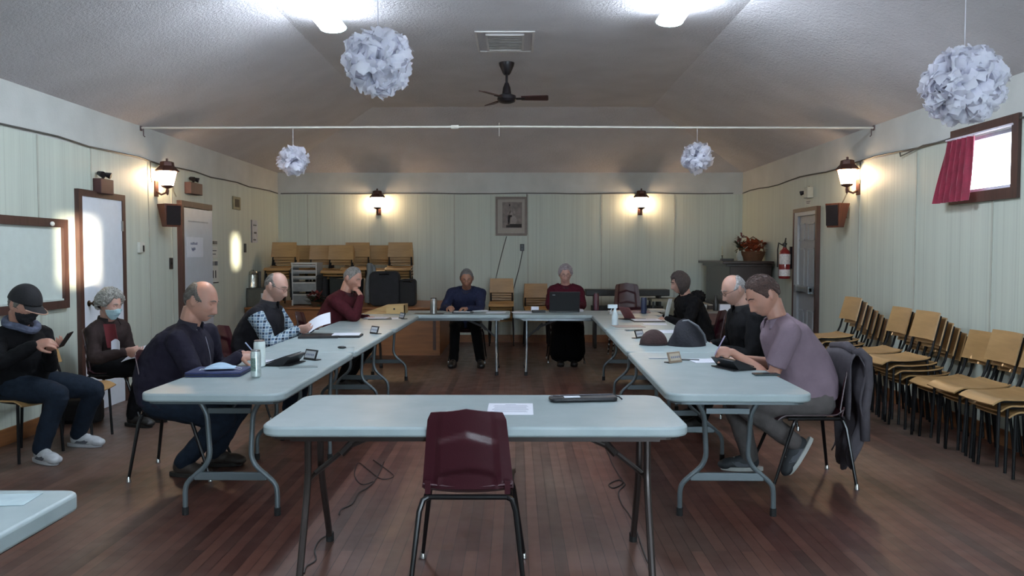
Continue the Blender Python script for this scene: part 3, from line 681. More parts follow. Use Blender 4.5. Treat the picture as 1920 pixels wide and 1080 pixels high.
# ------------------------------------------------------------------ folding tables
TOPM = NT('table_top_plastic'); TOPM.base(TOPM.ramp(TOPM.noise(6, None, 4), [(0.3, lin('869496')), (0.7, lin('929ea0'))])); TOPM.b.inputs['Roughness'].default_value = 0.42
TOPM.bump(TOPM.noise(420, None, 2), 0.12, 0.002); TOPM = TOPM.m
LEGG = M('leg_grey_metal', '5b6468', 0.4, var=0.05, metal=0.4); LEGB = M('leg_bronze_metal', '38302e', 0.35, var=0.05, metal=0.5)
FOOTR = M('rubber_foot', '101011', 0.8)
def table(label, c, rz, L=1.83, W=0.77, style='wish', m=LEGG, group=None, rr=0.09, th=0.045, H=0.74, inset=0.30):
    """long axis along local x"""
    t = thing('folding_table', label, 'table', (c[0], c[1], 0), rz, group)
    mb = MB().prism(rrect(L, W, rr, 7), H - th, H)
    mb.build('table_top', TOPM, t, bevel=0.011, seg=3, angle=50)
    MB().prism(rrect(L - 0.06, W - 0.06, rr * 0.8, 5), H - th - 0.015, H - th + 0.005).bb((-L / 2 + 0.12, -W / 2 + 0.06, H - th - 0.03), (L / 2 - 0.12, -W / 2 + 0.09, H - th)).bb((-L / 2 + 0.12, W / 2 - 0.09, H - th - 0.03), (L / 2 - 0.12, W / 2 - 0.06, H - th)).build('underframe', m, t, smooth=False)
    for s in (-1, 1):
        x = s * (L / 2 - inset)
        lg = None
        for q in (-1, 1):
            if style == 'wish':
                pts = [(x, q * 0.20, H - th), (x, q * 0.13, H - 0.16), (x, q * 0.115, 0.34), (x, q * 0.14, 0.28), (x, q * 0.25, 0.185), (x, q * 0.262, 0.14), (x, q * 0.262, 0.02)]
                r = 0.0145
            else:
                pts = [(x, q * 0.115, H - th), (x, q * 0.125, 0.40), (x, q * 0.17, 0.33), (x + s * 0.01, q * 0.315, 0.02)]
                if style == 'splay': pts = [(x, q * 0.115, H - th), (x, q * 0.12, 0.46), (x, q * 0.15, 0.36), (x, q * 0.30, 0.02)]
                r = 0.0165
            # round the corners
            sm = [V(pts[0])]
            for i in range(1, len(pts) - 1):
                a_, b_, c_ = V(pts[i - 1]), V(pts[i]), V(pts[i + 1])
                d1_ = min(0.035, (a_ - b_).length * .45); d2_ = min(0.035, (c_ - b_).length * .45)
                A_ = b_ + (a_ - b_).normalized() * d1_; C_ = b_ + (c_ - b_).normalized() * d2_
                for k in range(4): u = k / 3; sm.append(A_ * (1 - u) ** 2 + b_ * 2 * u * (1 - u) + C_ * u * u)
            sm.append(V(pts[-1]))
            lg = MB().tube(sm, r, 10).build('leg', m, t)
            e = V(pts[-1]); MB().tube([e + V((0, 0, 0.025)), e + V((0, 0, -0.02))], r * 1.25, 10).build('rubber_foot', FOOTR, lg)
        if style == 'wish':
            MB().bb((x - 0.012, -0.205, 0.20), (x + 0.012, 0.205, 0.245)).build('crossbar', m, t, smooth=False, bevel=0.004)
            MB().bb((x - 0.012, -0.12, H - 0.16), (x + 0.012, 0.12, H - 0.13)).build('upper_crossbar', m, t, smooth=False)
            MB().tube([(x, 0, H - 0.15), (x - s * 0.30, 0, H - th - 0.02)], 0.008, 8).build('brace', m, t)
        else:
            MB().tube([(x, -0.13, 0.43), (x, 0.13, 0.43)], 0.011, 8).build('crossbar', m, t)
            MB().tube([(x, 0, 0.43), (x - s * 0.16, 0, 0.56), (x - s * 0.44, 0, H - th - 0.015)], 0.0125, 8).tube([(x - s * .13, -0.02, 0.53), (x - s * .2, 0.02, 0.6)], 0.018, 6).build('brace', m, t)
    return t
tl = []
yc = [4.22 + 0.915 + 1.83 * k for k in range(3)]
nm = ['nearest', 'middle', 'farthest']
for k in range(3):
    table(f'white folding table, {nm[k]} of the row on the left side', (-1.60 + 0.025 * k, yc[k]), PI / 2 - 0.012, group='white folding tables in the meeting square')
    table(f'white folding table, {nm[k]} of the row on the right side', (1.20 + 0.038 * k, yc[k]), PI / 2 - 0.02, group='white folding tables in the meeting square')
    pass
YT = yc[2] + 0.915 + 0.02
table('white folding table at the far end, left half, man in blue behind it', (-0.985, YT + 0.385), 0, style='old', m=M('leg_chrome', '6f7376', 0.3, metal=0.8), group='white folding tables in the meeting square', inset=0.17)
table('white folding table at the far end, right half, laptop on it', (0.88, YT + 0.385), 0, style='old', m=M('leg_chrome', '6f7376', 0.3, metal=0.8), group='white folding tables in the meeting square', inset=0.17)
table('white folding table in front with a single maroon chair, bronze legs', (-0.176, 3.81), 0, L=1.84, W=0.80, style='splay', m=LEGB, inset=0.14)
table('white folding table corner in the bottom left of the picture', (-1.35 - 0.4, 1.58), PI / 2, L=1.83, W=0.80, style='splay', m=LEGB, rr=0.05, th=0.055, inset=0.22)

# ------------------------------------------------------------------ chairs
MAR = M('maroon_plastic', '36121b', 0.35, var=0.05, bump=0.12, bscale=300); BLKM = M('black_tube_metal', '131214', 0.28, var=0.05, metal=0.3)
CHR = M('chrome_glide', 'a8a8a8', 0.25, metal=0.9, var=0.03)
def school_chair(label, loc=(0, 0, 0), rz=0, group=None):
    t = thing('school_chair', label, 'chair', loc, rz, group)
    def back(u, v):
        q = u * 2 - 1
        w_ = 0.195 - 0.035 * v
        if v > 0.9: w_ -= (v - 0.9) * 0.12
        z = 0.475 + 0.345 * v * (1 - 0.0 * q)
        if v > 0.80: z += (v - 0.80) / 0.2 * (0.022 * (1 - abs(q)) - 0.008)
        y = -0.20 - 0.075 * v - 0.012 * v * v
        y += 0.035 * (abs(q) ** 2) * (0.6 + 0.4 * v)          # wraps round the sitter
        # folded relief
        e = abs(q)
        y -= 0.014 * max(0, min(1, (0.70 - e) / 0.05)) * max(0, min(1, (0.74 - 0.16 * e - v) / 0.04))
        if e > 0.70: y += 0.005 * (v > 0.05)
        chev = v - (0.24 - 0.11 * e)
        y += (0.012 if chev < 0 else 0.012 * math.exp(-(chev / 0.025) ** 2)) * max(0, min(1, (0.66 - e) / 0.05))
        return V((q * w_, y, z))
    MB().grid(back, 28, 28, -0.006).build('backrest', MAR, t, angle=60)
    def seat(u, v):
        q = u * 2 - 1
        w_ = 0.205 - 0.015 * (1 - v)
        y = -0.205 + 0.42 * v
        z = 0.452 - 0.012 * math.cos(q * PI / 2) * math.sin(v * PI) + 0.012 * q * q
        if v > 0.85: z -= (v - 0.85) ** 2 * 1.3
        if v < 0.12: z += (0.12 - v) * 0.30; 
        return V((q * w_, y, z))
    MB().grid(seat, 14, 18, 0.006).build('seat', MAR, t, angle=60)
    for x_ in (0.158, -0.182): MB().grid(lambda u, v: V((x_ + 0.024 * u, -0.20 - 0.012 * v, 0.45 + 0.06 * v)), 2, 2, 0.007).build('back_strap', MAR, t)
    fr = MB()
    fr.tube([(-0.175, 0.14, 0.434), (-0.18, -0.17, 0.436), (-0.165, -0.195, 0.436), (0.165, -0.195, 0.436), (0.18, -0.17, 0.436), (0.175, 0.14, 0.434)], 0.0115, 10)
    fr.tube([(-0.175, 0.12, 0.432), (0.175, 0.12, 0.432)], 0.01, 8)
    fr.build('seat_frame', BLKM, t)
    for sx in (-1, 1):
        pts = [V((sx * 0.165, -0.19, 0.436)), V((sx * 0.19, -0.20, 0.425)), V((sx * 0.205, -0.215, 0.38)), V((sx * 0.245, -0.27, 0.02))]
        l_ = MB().tube(pts, [0.0125, 0.0125, 0.0125, 0.010], 10).build('leg', BLKM, t)
        e = pts[-1]; MB().lathe([(0.010, 0.02), (0.013, 0.0), (0.016, -0.010), (0.016, -0.018), (0.0, -0.02)], e, 12).build('glide', CHR, l_)
        pts = [V((sx * 0.17, 0.08, 0.434)), V((sx * 0.185, 0.10, 0.42)), V((sx * 0.195, 0.12, 0.38)), V((sx * 0.245, 0.25, 0.02))]
        l_ = MB().tube(pts, [0.0125, 0.0125, 0.0125, 0.009], 10).build('leg', BLKM, t)
        e = pts[-1]; MB().lathe([(0.010, 0.02), (0.013, 0.0), (0.016, -0.010), (0.016, -0.018), (0.0, -0.02)], e, 12).build('glide', CHR, l_)
    return t
CH0 = school_chair('empty maroon plastic chair facing the front table', (-0.205, 3.62, 0), 0.0)
def chair(label, x, y, rz, group=None):
    c = copy_tree(CH0); c.location = (x, y, 0); c.rotation_euler = (0, 0, rz); c['label'] = label
    if group: c['group'] = group
    return c
# ply stacking chair
PLY = wood('honey_plywood', '93734a', 'ab8759', 0.4, 'x', 26.0, 0.2); PLYE = MAT_E = wood('ply_edge', '6b4424', '8a5c34', 0.6, 'x')
BLKC = M('black_chair_frame', '09090b', 0.6, var=0.05, spec=0.25)
def ply_chair(label, loc, rz, group):
    t = thing('stacking_chair', label, 'chair', loc, rz, group)
    def seat(u, v):
        q = u * 2 - 1; y = -0.19 + 0.40 * v
        z = 0.455 - 0.018 * math.sin(v * PI * 0.9) + 0.006 * q * q
        if v > 0.78: z -= ((v - 0.78) / 0.22) ** 1.7 * 0.045
        if v < 0.1: z += (0.1 - v) * 0.1
        return V((q * 0.195, y, z))
    MB().grid(seat, 8, 16, 0.011).build('seat', PLY, t, angle=50)
    MB().grid(lambda u, v: V(((u * 2 - 1) * (0.195 - 0.008 * v), -0.238 - 0.06 * v + 0.022 * (u * 2 - 1) ** 2, 0.600 + 0.225 * v)), 10, 4, 0.010).build('backrest', PLY, t, angle=50)
    fr = MB()
    for s in (-1, 1):
        fr.tube([(s * 0.175, 0.15, 0.425), (s * 0.175, -0.17, 0.438)], 0.0105, 8)
        fr.tube([(s * 0.172, -0.175, 0.435), (s * 0.172, -0.215, 0.52), (s * 0.165, -0.285, 0.80)], 0.0105, 8)
    fr.tube([(-0.175, 0.15, 0.425), (0.175, 0.15, 0.425)], 0.009, 8).tube([(-0.172, -0.175, 0.43), (0.172, -0.175, 0.43)], 0.009, 8)
    fr.build('frame', BLKC, t)
    for s in (-1, 1):
        MB().tube([(s * 0.18, 0.155, 0.43), (s * 0.195, 0.17, 0.0)], 0.0105, 8).build('leg', BLKC, t)
        MB().tube([(s * 0.175, -0.175, 0.436), (s * 0.195, -0.22, 0.0)], 0.0105, 8).build('leg', BLKC, t)
    return t
PC0 = None
ORD = ['topmost', 'second down', 'third down', 'fourth down', 'fifth down', 'sixth down', 'seventh down']
def stack(n, x, y, z0, rz, where, group, up=0.042, fwd=0.055):
    """x,y: place of the bottom chair; every next one sits up and forward"""
    global PC0
    f = V((-math.sin(rz), math.cos(rz), 0)) * fwd
    for k in range(n):
        lab = f'plywood chair, {ORD[n - 1 - k]} in {where}' if n > 1 else f'plywood chair, {where}'
        loc = V((x, y, z0)) + f * k + V((0, 0, up * k))
        if PC0 is None: PC0 = ply_chair(lab, loc, rz, group); continue
        c = copy_tree(PC0); c.location = loc; c.rotation_euler = (0, 0, rz); c['label'] = lab; c['group'] = group
G1 = 'stacked plywood chairs along the right wall'
for n, x, y, w_, j in ((6, 3.42, 8.20, 'the stack nearest the grey exit door', 0.03), (5, 3.42, 7.28, 'the second stack from the exit door', -0.02), (5, 3.40, 6.78, 'the third stack from the exit door', 0.02),
                    (2, 3.44, 6.33, 'the low pair amid the right wall row', 0.0), (3, 3.42, 5.90, 'the stack of three next to the right edge', -0.02), (3, 3.42, 5.46, 'the stack cut off by the right edge', 0.02)):
    stack(n, x, y, 0, PI / 2 + j, w_, G1)
# wooden platform at the far left
PZ = 0.70; PY = 11.72; PX1 = -1.10
PLW = wood('platform_wood', '6f4425', '8c5a33', 0.5, 'x', 18.0)
pf = thing('stage_platform', 'low brown wooden platform along the far left of the hall', 'platform', (-2.5, 12.6, 0)); pfo = pf.location.copy()
MB().bb((XL + 0.02, PY, 0), (PX1, PY + 0.03, PZ - 0.03)).bb((PX1 - 0.03, PY + 0.03, 0), (PX1, YB - 0.02, PZ - 0.03)).build('front_panel', PLW, pf, origin=pfo, smooth=False)
MB().bb((XL + 0.02, PY - 0.03, PZ - 0.03), (PX1 + 0.03, YB - 0.02, PZ)).build('deck', wood('platform_deck_wood', '7a4c28', '9a6538', 0.4, 'x', 18), pf, origin=pfo, smooth=False, bevel=0.004)
for x_ in (XL + 0.3, -2.5, -1.2): MB().bb((x_, PY - 0.012, 0.08), (x_ + 0.04, PY, PZ - 0.03)).build('batten', BROWN, pf, origin=pfo, smooth=False)
G2 = 'stacked plywood chairs on the far left platform'
for i, (u, n, y, a_, w_) in enumerate(((535, 4, 12.55, 0.03, 'the leftmost platform stack'), (569, 3, 13.0, -0.1, 'the platform stack just behind the leftmost one'),
        (607, 3, 12.85, 0.12, 'the third platform stack from left'), (640, 3, 12.55, -0.04, 'the fourth platform stack from left'),
        (672, 4, 12.75, 0.05, 'the platform stack above the man in maroon'), (711, 3, 12.9, -0.12, 'the second platform stack from right'), (752, 4, 12.65, 0.05, 'the rightmost platform stack'))):
    p = atY(u, 470, y)
    stack(n, p.x, y + 0.055 * (n - 1) - 0.3, PZ, PI + a_, w_, G2)
G3 = 'stacked plywood chairs on the floor by the far wall'
p = atY(940, 527, 12.75); stack(7, p.x, 13.1, 0, PI, 'the tall floor stack between the two far sitters', G3)
p = atY(1006, 537, 12.75); stack(5, p.x, 13.05, 0, PI + 0.04, 'the lower floor stack left of the woman with the laptop', G3)
# the pair beside the cap man
stack(1, -3.45, 6.35, 0, -PI / 2 + 0.1, 'single, standing behind the knees of the man in the cap', 'single plywood chairs')
# ------------------------------------------------------------------ people
def skin(name, col):
    w = NT(name); c = lin(col)
    a = tuple(x * 0.88 for x in c); b = (min(1, c[0] * 1.1), c[1] * 1.02, c[2] * 1.0)
    w.base(w.ramp(w.noise(14, None, 4), [(0.3, a), (0.7, b)])); w.b.inputs['Roughness'].default_value = 0.5
    w.b.inputs['Subsurface Weight'].default_value = 0.12; w.b.inputs['Subsurface Radius'].default_value = (0.02, 0.008, 0.004)
    w.bump(w.noise(260, None, 2), 0.08, 0.002)
    return w.m
SK1 = skin('skin_ruddy', 'a57b6a'); SK2 = skin('skin_pale', 'aa8678'); SK3 = skin('skin_tan', '8f6855')
def cloth(name, col, var=0.15, scale=18, rough=0.9, sheen=0.0): return M(name, col, rough, var=var, scale=scale, bump=0.25, bscale=220, sheen=sheen, spec=0.2)
def gs(x, s): return math.exp(-(x / s) ** 2)
def head_pt(d, off=0.0, S=1.0, fat=0.0, nose=1.0):
    """head surface: local x right, y forward, z up, origin between the ears"""
    x, y, z = d
    ry = 0.097 if y > 0 else 0.100
    px, py, pz = x * 0.0765, y * ry, z * 0.118
    if z < 0:
        t = -z
        px *= 1 - (0.34 - 0.30 * fat) * t * t
        if y < 0: py *= 1 - 0.40 * t
        py += 0.020 * t * t
    else:
        if y > 0: py *= 1 - 0.10 * z * z
        px *= 1 + 0.03 * z
    # cheeks / temples
    if y > -0.1:
        px *= 1 - 0.05 * gs(z - 0.25, 0.2) * max(0, y)
    if y > 0.15:
        w_ = min(1, (y - 0.15) / 0.35); ax = abs(px)
        py += w_ * (0.005 * gs(pz - 0.030, 0.010) * gs(ax - 0.022, 0.024)               # brow
                    - 0.011 * gs(pz - 0.010, 0.014) * gs(ax - 0.031, 0.016)              # sockets
                    + 0.005 * gs(pz + 0.022, 0.020) * gs(ax - 0.042, 0.018)              # cheek bones
                    - 0.004 * gs(pz + 0.045, 0.012) * gs(ax - 0.045, 0.014)
                    + 0.009 * gs(pz + 0.060, 0.008) * gs(ax, 0.022)                      # upper lip
                    - 0.006 * gs(pz + 0.0675, 0.0035) * gs(ax, 0.024)                    # mouth line
                    + 0.010 * gs(pz + 0.075, 0.007) * gs(ax, 0.019)                      # lower lip
                    + 0.010 * gs(pz + 0.102, 0.014) * gs(ax, 0.022))                     # chin
        # nose
        nz = (0.024 - pz) / 0.066
        if -0.1 < nz < 1.25:
            pr = max(0.0, min(nz, 1.0)) ** 1.3 * 0.027 * nose + 0.003
            if nz > 1.0: pr *= max(0, 1 - (nz - 1.0) * 5)
            if nz < 0: pr *= max(0, 1 + nz * 10)
            wd_ = 0.0085 + 0.0065 * max(0, min(nz, 1)) ** 3
            py += w_ * pr * gs(ax, wd_ * 1.15)
    p = V((px, py, pz))
    if off: p += V((x, y, z)).normalized() * off
    return p * S
_bm = bmesh.new(); bmesh.ops.create_icosphere(_bm, subdivisions=6, radius=1.0)
ICO6_V = [v.co.normalized() for v in _bm.verts]; ICO6_F = [[v.index for v in f.verts] for f in _bm.faces]; _bm.free()
_bm = bmesh.new(); bmesh.ops.create_icosphere(_bm, subdivisions=5, radius=1.0)
ICO_V = [v.co.normalized() for v in _bm.verts]; ICO_F = [[v.index for v in f.verts] for f in _bm.faces]; _bm.free()
class Person:
    def __init__(s, label, origin, skin_, seed=1):
        s.o = V(origin); s.skin = skin_; s.body = MB(); s.label = label; s.rnd = random.Random(seed); s.kids = []
    # ---- bodies of elliptical sections
    def seg(s, mb, pts, rx, ry=None, up=V((0, 0, 1)), seg=14, ends=True):
        pts = [V(p) for p in pts]
        P = [pts[0]]; RX = [rx[0]]; RY = [(ry or rx)[0]]; ryy = ry or rx
        n = len(pts)
        # catmull-rom refine
        for i in range(n - 1):
            p0, p1, p2, p3 = pts[max(i - 1, 0)], pts[i], pts[i + 1], pts[min(i + 2, n - 1)]
            for k in range(1, 5):
                t = k / 4
                q = 0.5 * ((2 * p1) + (p2 - p0) * t + (2 * p0 - 5 * p1 + 4 * p2 - p3) * t * t + (3 * p1 - p0 - 3 * p2 + p3) * t ** 3)
                u = t * t * (3 - 2 * t)
                P.append(q); RX.append(rx[i] * (1 - u) + rx[i + 1] * u); RY.append(ryy[i] * (1 - u) + ryy[i + 1] * u)
        if ends:
            d = (P[0] - P[1]).normalized(); m_ = min(RX[0], RY[0])
            P = [P[0] + d * m_ * 0.75, P[0] + d * m_ * 0.5] + P; RX = [RX[0] * 0.45, RX[0] * 0.8] + RX; RY = [RY[0] * 0.45, RY[0] * 0.8] + RY
            d = (P[-1] - P[-2]).normalized(); m_ = min(RX[-1], RY[-1])
            P += [P[-1] + d * m_ * 0.5, P[-1] + d * m_ * 0.75]; RX += [RX[-1] * 0.8, RX[-1] * 0.45]; RY += [RY[-1] * 0.8, RY[-1] * 0.45]
        mb.tube(P, RX, seg, True, False, RY, up)
    def torso(s, mb, pts, rx, ry, lat):
        """sections with x along the shoulder line"""
        pts = [V(p) for p in pts]; n = len(pts); P = []; A = []; B = []
        for i in range(n - 1):
            p0, p1, p2, p3 = pts[max(i - 1, 0)], pts[i], pts[i + 1], pts[min(i + 2, n - 1)]
            for k in range(0 if i == 0 else 1, 6):
                t = k / 5
                q = 0.5 * ((2 * p1) + (p2 - p0) * t + (2 * p0 - 5 * p1 + 4 * p2 - p3) * t * t + (3 * p1 - p0 - 3 * p2 + p3) * t ** 3)
                P.append(q); A.append(rx[i] + (rx[i + 1] - rx[i]) * t); B.append(ry[i] + (ry[i + 1] - ry[i]) * t)
        d = (P[0] - P[1]).normalized(); P = [P[0] + d * 0.05] + P; A = [A[0] * 0.6] + A; B = [B[0] * 0.6] + B
        vs = []; fs = []; S = 24; N = len(P)
        for i, p in enumerate(P):
            d = (P[min(i + 1, N - 1)] - P[max(i - 1, 0)]).normalized()
            y = d.cross(lat).normalized() * -1; x = lat
            y = lat.cross(d).normalized()
            for k in range(S):
                a = 2 * PI * k / S
                ca, sa = math.cos(a), math.sin(a)
                e = 0.85
                vs.append(p + x * A[i] * math.copysign(abs(ca) ** e, ca) + y * B[i] * math.copysign(abs(sa) ** e, sa))
        for i in range(N - 1):
            for k in range(S):
                m = (k + 1) % S; fs.append((i * S + k, i * S + m, (i + 1) * S + m, (i + 1) * S + k))
        fs.append(tuple(reversed(range(S)))); fs.append(tuple((N - 1) * S + k for k in range(S)))
        mb.add(vs, fs)
    def finish(s, mb, name, mat, parent=None, voxel=0.007, smooth=2, wr=0.0, wscale=0.09, label=None):
        ob = mb.build(name, mat, parent, origin=s.o, angle=180)
        md = ob.modifiers.new('remesh', 'REMESH'); md.mode = 'VOXEL'; md.voxel_size = voxel; md.use_smooth_shade = True
        if smooth:
            m2 = ob.modifiers.new('smooth', 'SMOOTH'); m2.factor = 0.5; m2.iterations = smooth
        if wr:
            key = 'folds%.3f' % wscale
            tx = bpy.data.textures.get(key) or bpy.data.textures.new(key, 'CLOUDS')
            tx.noise_scale = wscale; tx.noise_depth = 2
            m3 = ob.modifiers.new('folds', 'DISPLACE'); m3.texture = tx; m3.strength = wr; m3.mid_level = 0.5; m3.texture_coords = 'LOCAL'
            m4 = ob.modifiers.new('smooth2', 'SMOOTH'); m4.factor = 0.5; m4.iterations = 1
        if label: ob['label'] = label
        return ob
def ik(a, b, l1, l2, pole):
    a, b, pole = V(a), V(b), V(pole); d = b - a; D = d.length
    if D > (l1 + l2) * 0.999: l1, l2 = l1 * D / (l1 + l2) * 1.002, l2 * D / (l1 + l2) * 1.002
    u = d.normalized(); x = (l1 * l1 - l2 * l2 + D * D) / (2 * D); h = math.sqrt(max(1e-6, l1 * l1 - x * x))
    w_ = pole - u * pole.dot(u); w_ = w_.normalized() if w_.length > 1e-5 else frame_of(u)[0]
    return a + u * x + w_ * h
def hand(mb, W, d, n, thumb_side, curl=0.5, S=1.0, spread=0.12):
    """W wrist, d hand direction, n palm normal, thumb_side +-1 along d x n"""
    d = d.normalized(); n = (n - d * n.dot(d)).normalized(); x = d.cross(n).normalized() * thumb_side
    R = Matrix((x, d, n)).transposed()
    mb.ell(W + d * 0.045 * S, (0.040 * S, 0.055 * S, 0.0165 * S), R, 14, 10)
    mb.ell(W + d * 0.065 * S + x * 0.0, (0.040 * S, 0.030 * S, 0.014 * S), R, 14, 10)
    mb.ell(W + d * 0.035 * S + x * 0.022 * S + n * 0.008 * S, (0.018 * S, 0.030 * S, 0.016 * S), R, 12, 8)
    L = (0.068, 0.076, 0.072, 0.056); offs = (0.029, 0.010, -0.010, -0.028)
    for k in range(4):
        p = W + d * (0.082 - 0.006 * abs(k - 1)) * S + x * offs[k] * S; a = 0.15; cc = curl * (1 + 0.08 * k)
        q = [p - d * 0.02 * S, p]; dirx = (d + x * (offs[k] / 0.03) * spread).normalized()
        for f_ in (0.44, 0.31, 0.25):
            a += cc * 0.62
            q.append(q[-1] + (dirx * math.cos(a) + n * math.sin(a)) * L[k] * f_ * S)
        mb.tube(q, [0.0095 * S, 0.0098 * S, 0.0088 * S, 0.0080 * S, 0.0066 * S], 9)
        mb.ell(q[-1], (0.0066 * S,) * 3, None, 8, 6)
    p = W + d * 0.020 * S + x * 0.024 * S
    q = [p, p + (x * 0.75 + d * 0.7 + n * 0.35).normalized() * 0.036 * S]
    q.append(q[-1] + (x * 0.35 + d * 0.9 + n * (0.3 + 0.4 * curl)).normalized() * 0.030 * S)
    q.append(q[-1] + (x * 0.05 + d * 0.9 + n * (0.35 + 0.5 * curl)).normalized() * 0.024 * S)
    mb.tube(q, [0.014 * S, 0.0125 * S, 0.0105 * S, 0.0085 * S], 9); mb.ell(q[-1], (0.0085 * S,) * 3, None, 8, 6)
def shoe(P, heel, toe_dir, up, mat_up, mat_sole, L=0.285, w=0.05, label=None, kind='sneaker'):
    """heel: point on the ground below the ankle; toe_dir, up orthonormal"""
    f = toe_dir.normalized(); u = (up - f * up.dot(f)).normalized(); x = f.cross(u); R = Matrix((x, f, u)).transposed()
    mb = MB(); h = V(heel)
    q = lambda a, b, c: h + x * a + f * b + u * c
    mb.ell(q(0, -0.005, 0.06), (w * 0.78, 0.055, 0.055), R); mb.ell(q(0, 0.05, 0.055), (w * 0.85, 0.08, 0.05), R)
    mb.ell(q(0, 0.12, 0.045), (w * 0.95, 0.085, 0.042), R); mb.ell(q(0, 0.165, 0.037), (w, 0.055, 0.033), R)
    mb.ell(q(0, -0.005, 0.09), (w * 0.75, 0.05, 0.03), R)
    ob = P.finish(mb, 'shoe', mat_up, P.bo, 0.006, 2, label=label)
    so_ = MB(); pl = []
    for k in range(28):
        a = 2 * PI * k / 28; b = math.sin(a); c = math.cos(a)
        yy = 0.055 + b * L / 2; ww = w * (0.80 + 0.22 * (1 / (1 + math.exp(-(yy - 0.08) * 40))))
        pl.append((c * ww * 1.04, yy))
    M4 = Matrix.Translation(h) @ R.to_4x4()
    so_.prism(pl, 0.0, 0.028, M4); so_.build('sole', mat_sole, ob, origin=P.o, bevel=0.004)
    if kind == 'sneaker':
        m_ = MB()
        for k in range(4):
            yy = 0.065 + 0.022 * k; zz = 0.104 - 0.0075 * k - 0.0 ; ww = w * 0.42
            m_.tube([q(-ww, yy - 0.006, zz - 0.012), q(0, yy, zz), q(ww, yy + 0.006, zz - 0.012)], 0.0035, 6)
        m_.build('laces', mat_sole, ob, origin=P.o)
        for sx in (-1, 1):
            g_ = MB().grid(lambda a_, b_: q(sx * (w * (0.80 + 0.16 * a_) + 0.004 - 0.012 * b_), 0.0 + 0.10 * a_ + 0.03 * b_, 0.034 + 0.03 * b_), 6, 3, 0.002)
            g_.build('side_panel', M('shoe_panel_grey', '3c3f46', 0.6), ob, origin=P.o)
    return ob
def make_person(label, hip, chest, neck, head, fwd, look, roll=(0, 0, 1), skin_=SK1, top=None, trouser=None, shoes=None, sh=0.19, bulk=1.0, belly=0.0,
                hands=((None, None, None), (None, None, None)), poles=(None, None), feet=((0, 0, 0), (0, 0, 0)), fdir=None, toe=(None, None), kneepole=None, hair=None, HS=1.0, fat=0.0,
                sleeve=1.0, curl=(0.6, 0.6), top_name='sweater', wr=0.016, shoulders_fwd=(0, 0), collar=None, thigh=0.43, shin=0.43, armL=(0.29, 0.25), long_skirt=False, shoe_mats=None, nose=1.0, jacket_len=0.0, glasses=None,
                brow='5a4436', moustache=None, mask=None, seed=1, vest=None, wscale=0.07):
    """hands[i] = (wrist point, hand direction, palm normal); index 0 = person's left, 1 = right"""
    hip, chest, neck, head = V(hip), V(chest), V(neck), V(head); fwd = V(fwd).normalized()
    P = Person(label, (hip.x, hip.y, 0), skin_, seed); up = V((0, 0, 1)); right = fwd.cross(up).normalized()
    b = P.body; B = bulk
    # ---------------- spine
    u_ = (hip - head).normalized(); shd = head + u_ * 0.205 * HS - fwd * (0.02 + 0.35 * 0.0)
    chest = shd - (shd - hip).normalized() * 0.05
    mid = hip.lerp(chest, 0.45) - fwd * 0.035 + fwd * belly * 0.3
    spine = (chest - hip).normalized()
    shoul = chest + spine * 0.05
    top_pt = shoul + spine * 0.055
    base_pts = [hip - V((0, 0, 0.02)), hip + (mid - hip) * 0.45, mid, mid.lerp(chest, 0.55), chest, shoul, top_pt]
    bx = [0.165 * B, 0.16 * B, 0.15 * B, 0.165 * B, 0.175 * B, 0.15 * B, 0.075]
    by = [0.115 * B, 0.115 * B + belly * 0.7, 0.11 * B + belly, 0.115 * B + belly * 0.45, 0.112 * B, 0.085 * B, 0.06]
    k_ = 0.86
    P.torso(b, base_pts, [v * k_ for v in bx], [v * k_ for v in by], right)
    # neck and head
    look = V(look).normalized(); hup = V(roll) - look * V(roll).dot(look); hup.normalize(); hr = look.cross(hup).normalized()
    HR = Matrix((hr, look, hup)).transposed()
    H = lambda p: head + HR @ V(p)
    neck = top_pt.lerp(H((0, -0.028 * HS, -0.055 * HS)), 0.5)
    P.seg(b, [top_pt - spine * 0.03, neck, H((0, -0.028 * HS, -0.055 * HS))], [0.062, 0.058 * (1 + fat * .3), 0.056 * (1 + fat * .3)], ends=False)
    b.add([H(head_pt(d, 0, HS, fat, nose)) for d in ICO_V], ICO_F)
    for sx in (-1, 1):      # ears
        Re = HR @ Euler((0.15, 0, sx * -0.35)).to_matrix()
        c = H((sx * 0.077 * HS, -0.012 * HS, 0.002))
        b.ell(c, (0.007 * HS, 0.017 * HS, 0.030 * HS), Re, 12, 8)
        b.ell(H((sx * 0.083 * HS, -0.020 * HS, 0.006)), (0.006 * HS, 0.010 * HS, 0.027 * HS), Re, 10, 8)
        b.ell(H((sx * 0.080 * HS, -0.006 * HS, -0.022 * HS)), (0.006 * HS, 0.009 * HS, 0.010 * HS), Re, 10, 8)
    # ---------------- arms
    tp = MB()
    sho = []; elb = []; wri = []
    for i, sx in enumerate((-1, 1)):
        S_ = shoul + right * sx * sh * B ** 0.5 + fwd * shoulders_fwd[i] - spine * 0.030
        W_, hd, hn = hands[i]; W_ = V(W_)
        pole = V(poles[i]) if poles[i] is not None else (right * sx * 0.6 - up * 0.8 - fwd * 0.3)
        E = ik(S_, W_, armL[0], armL[1], pole)
        sho.append(S_); elb.append(E); wri.append(W_)
        P.seg(b, [S_ - right * sx * 0.02, S_.lerp(E, 0.5), E, E.lerp(W_, 0.35), W_], [0.048, 0.045, 0.037, 0.040, 0.026], seg=12)
        hd = V(hd) if hd is not None else (W_ - E)
        hand(b, W_, hd, V(hn), sx * -1 if False else (1 if sx > 0 else -1) * -1, curl[i], 1.0)
    # ---------------- legs
    hips = []; knees = []; ank = []
    kp = V(kneepole) if kneepole is not None else (fwd + up * 0.8)
    tr = MB()
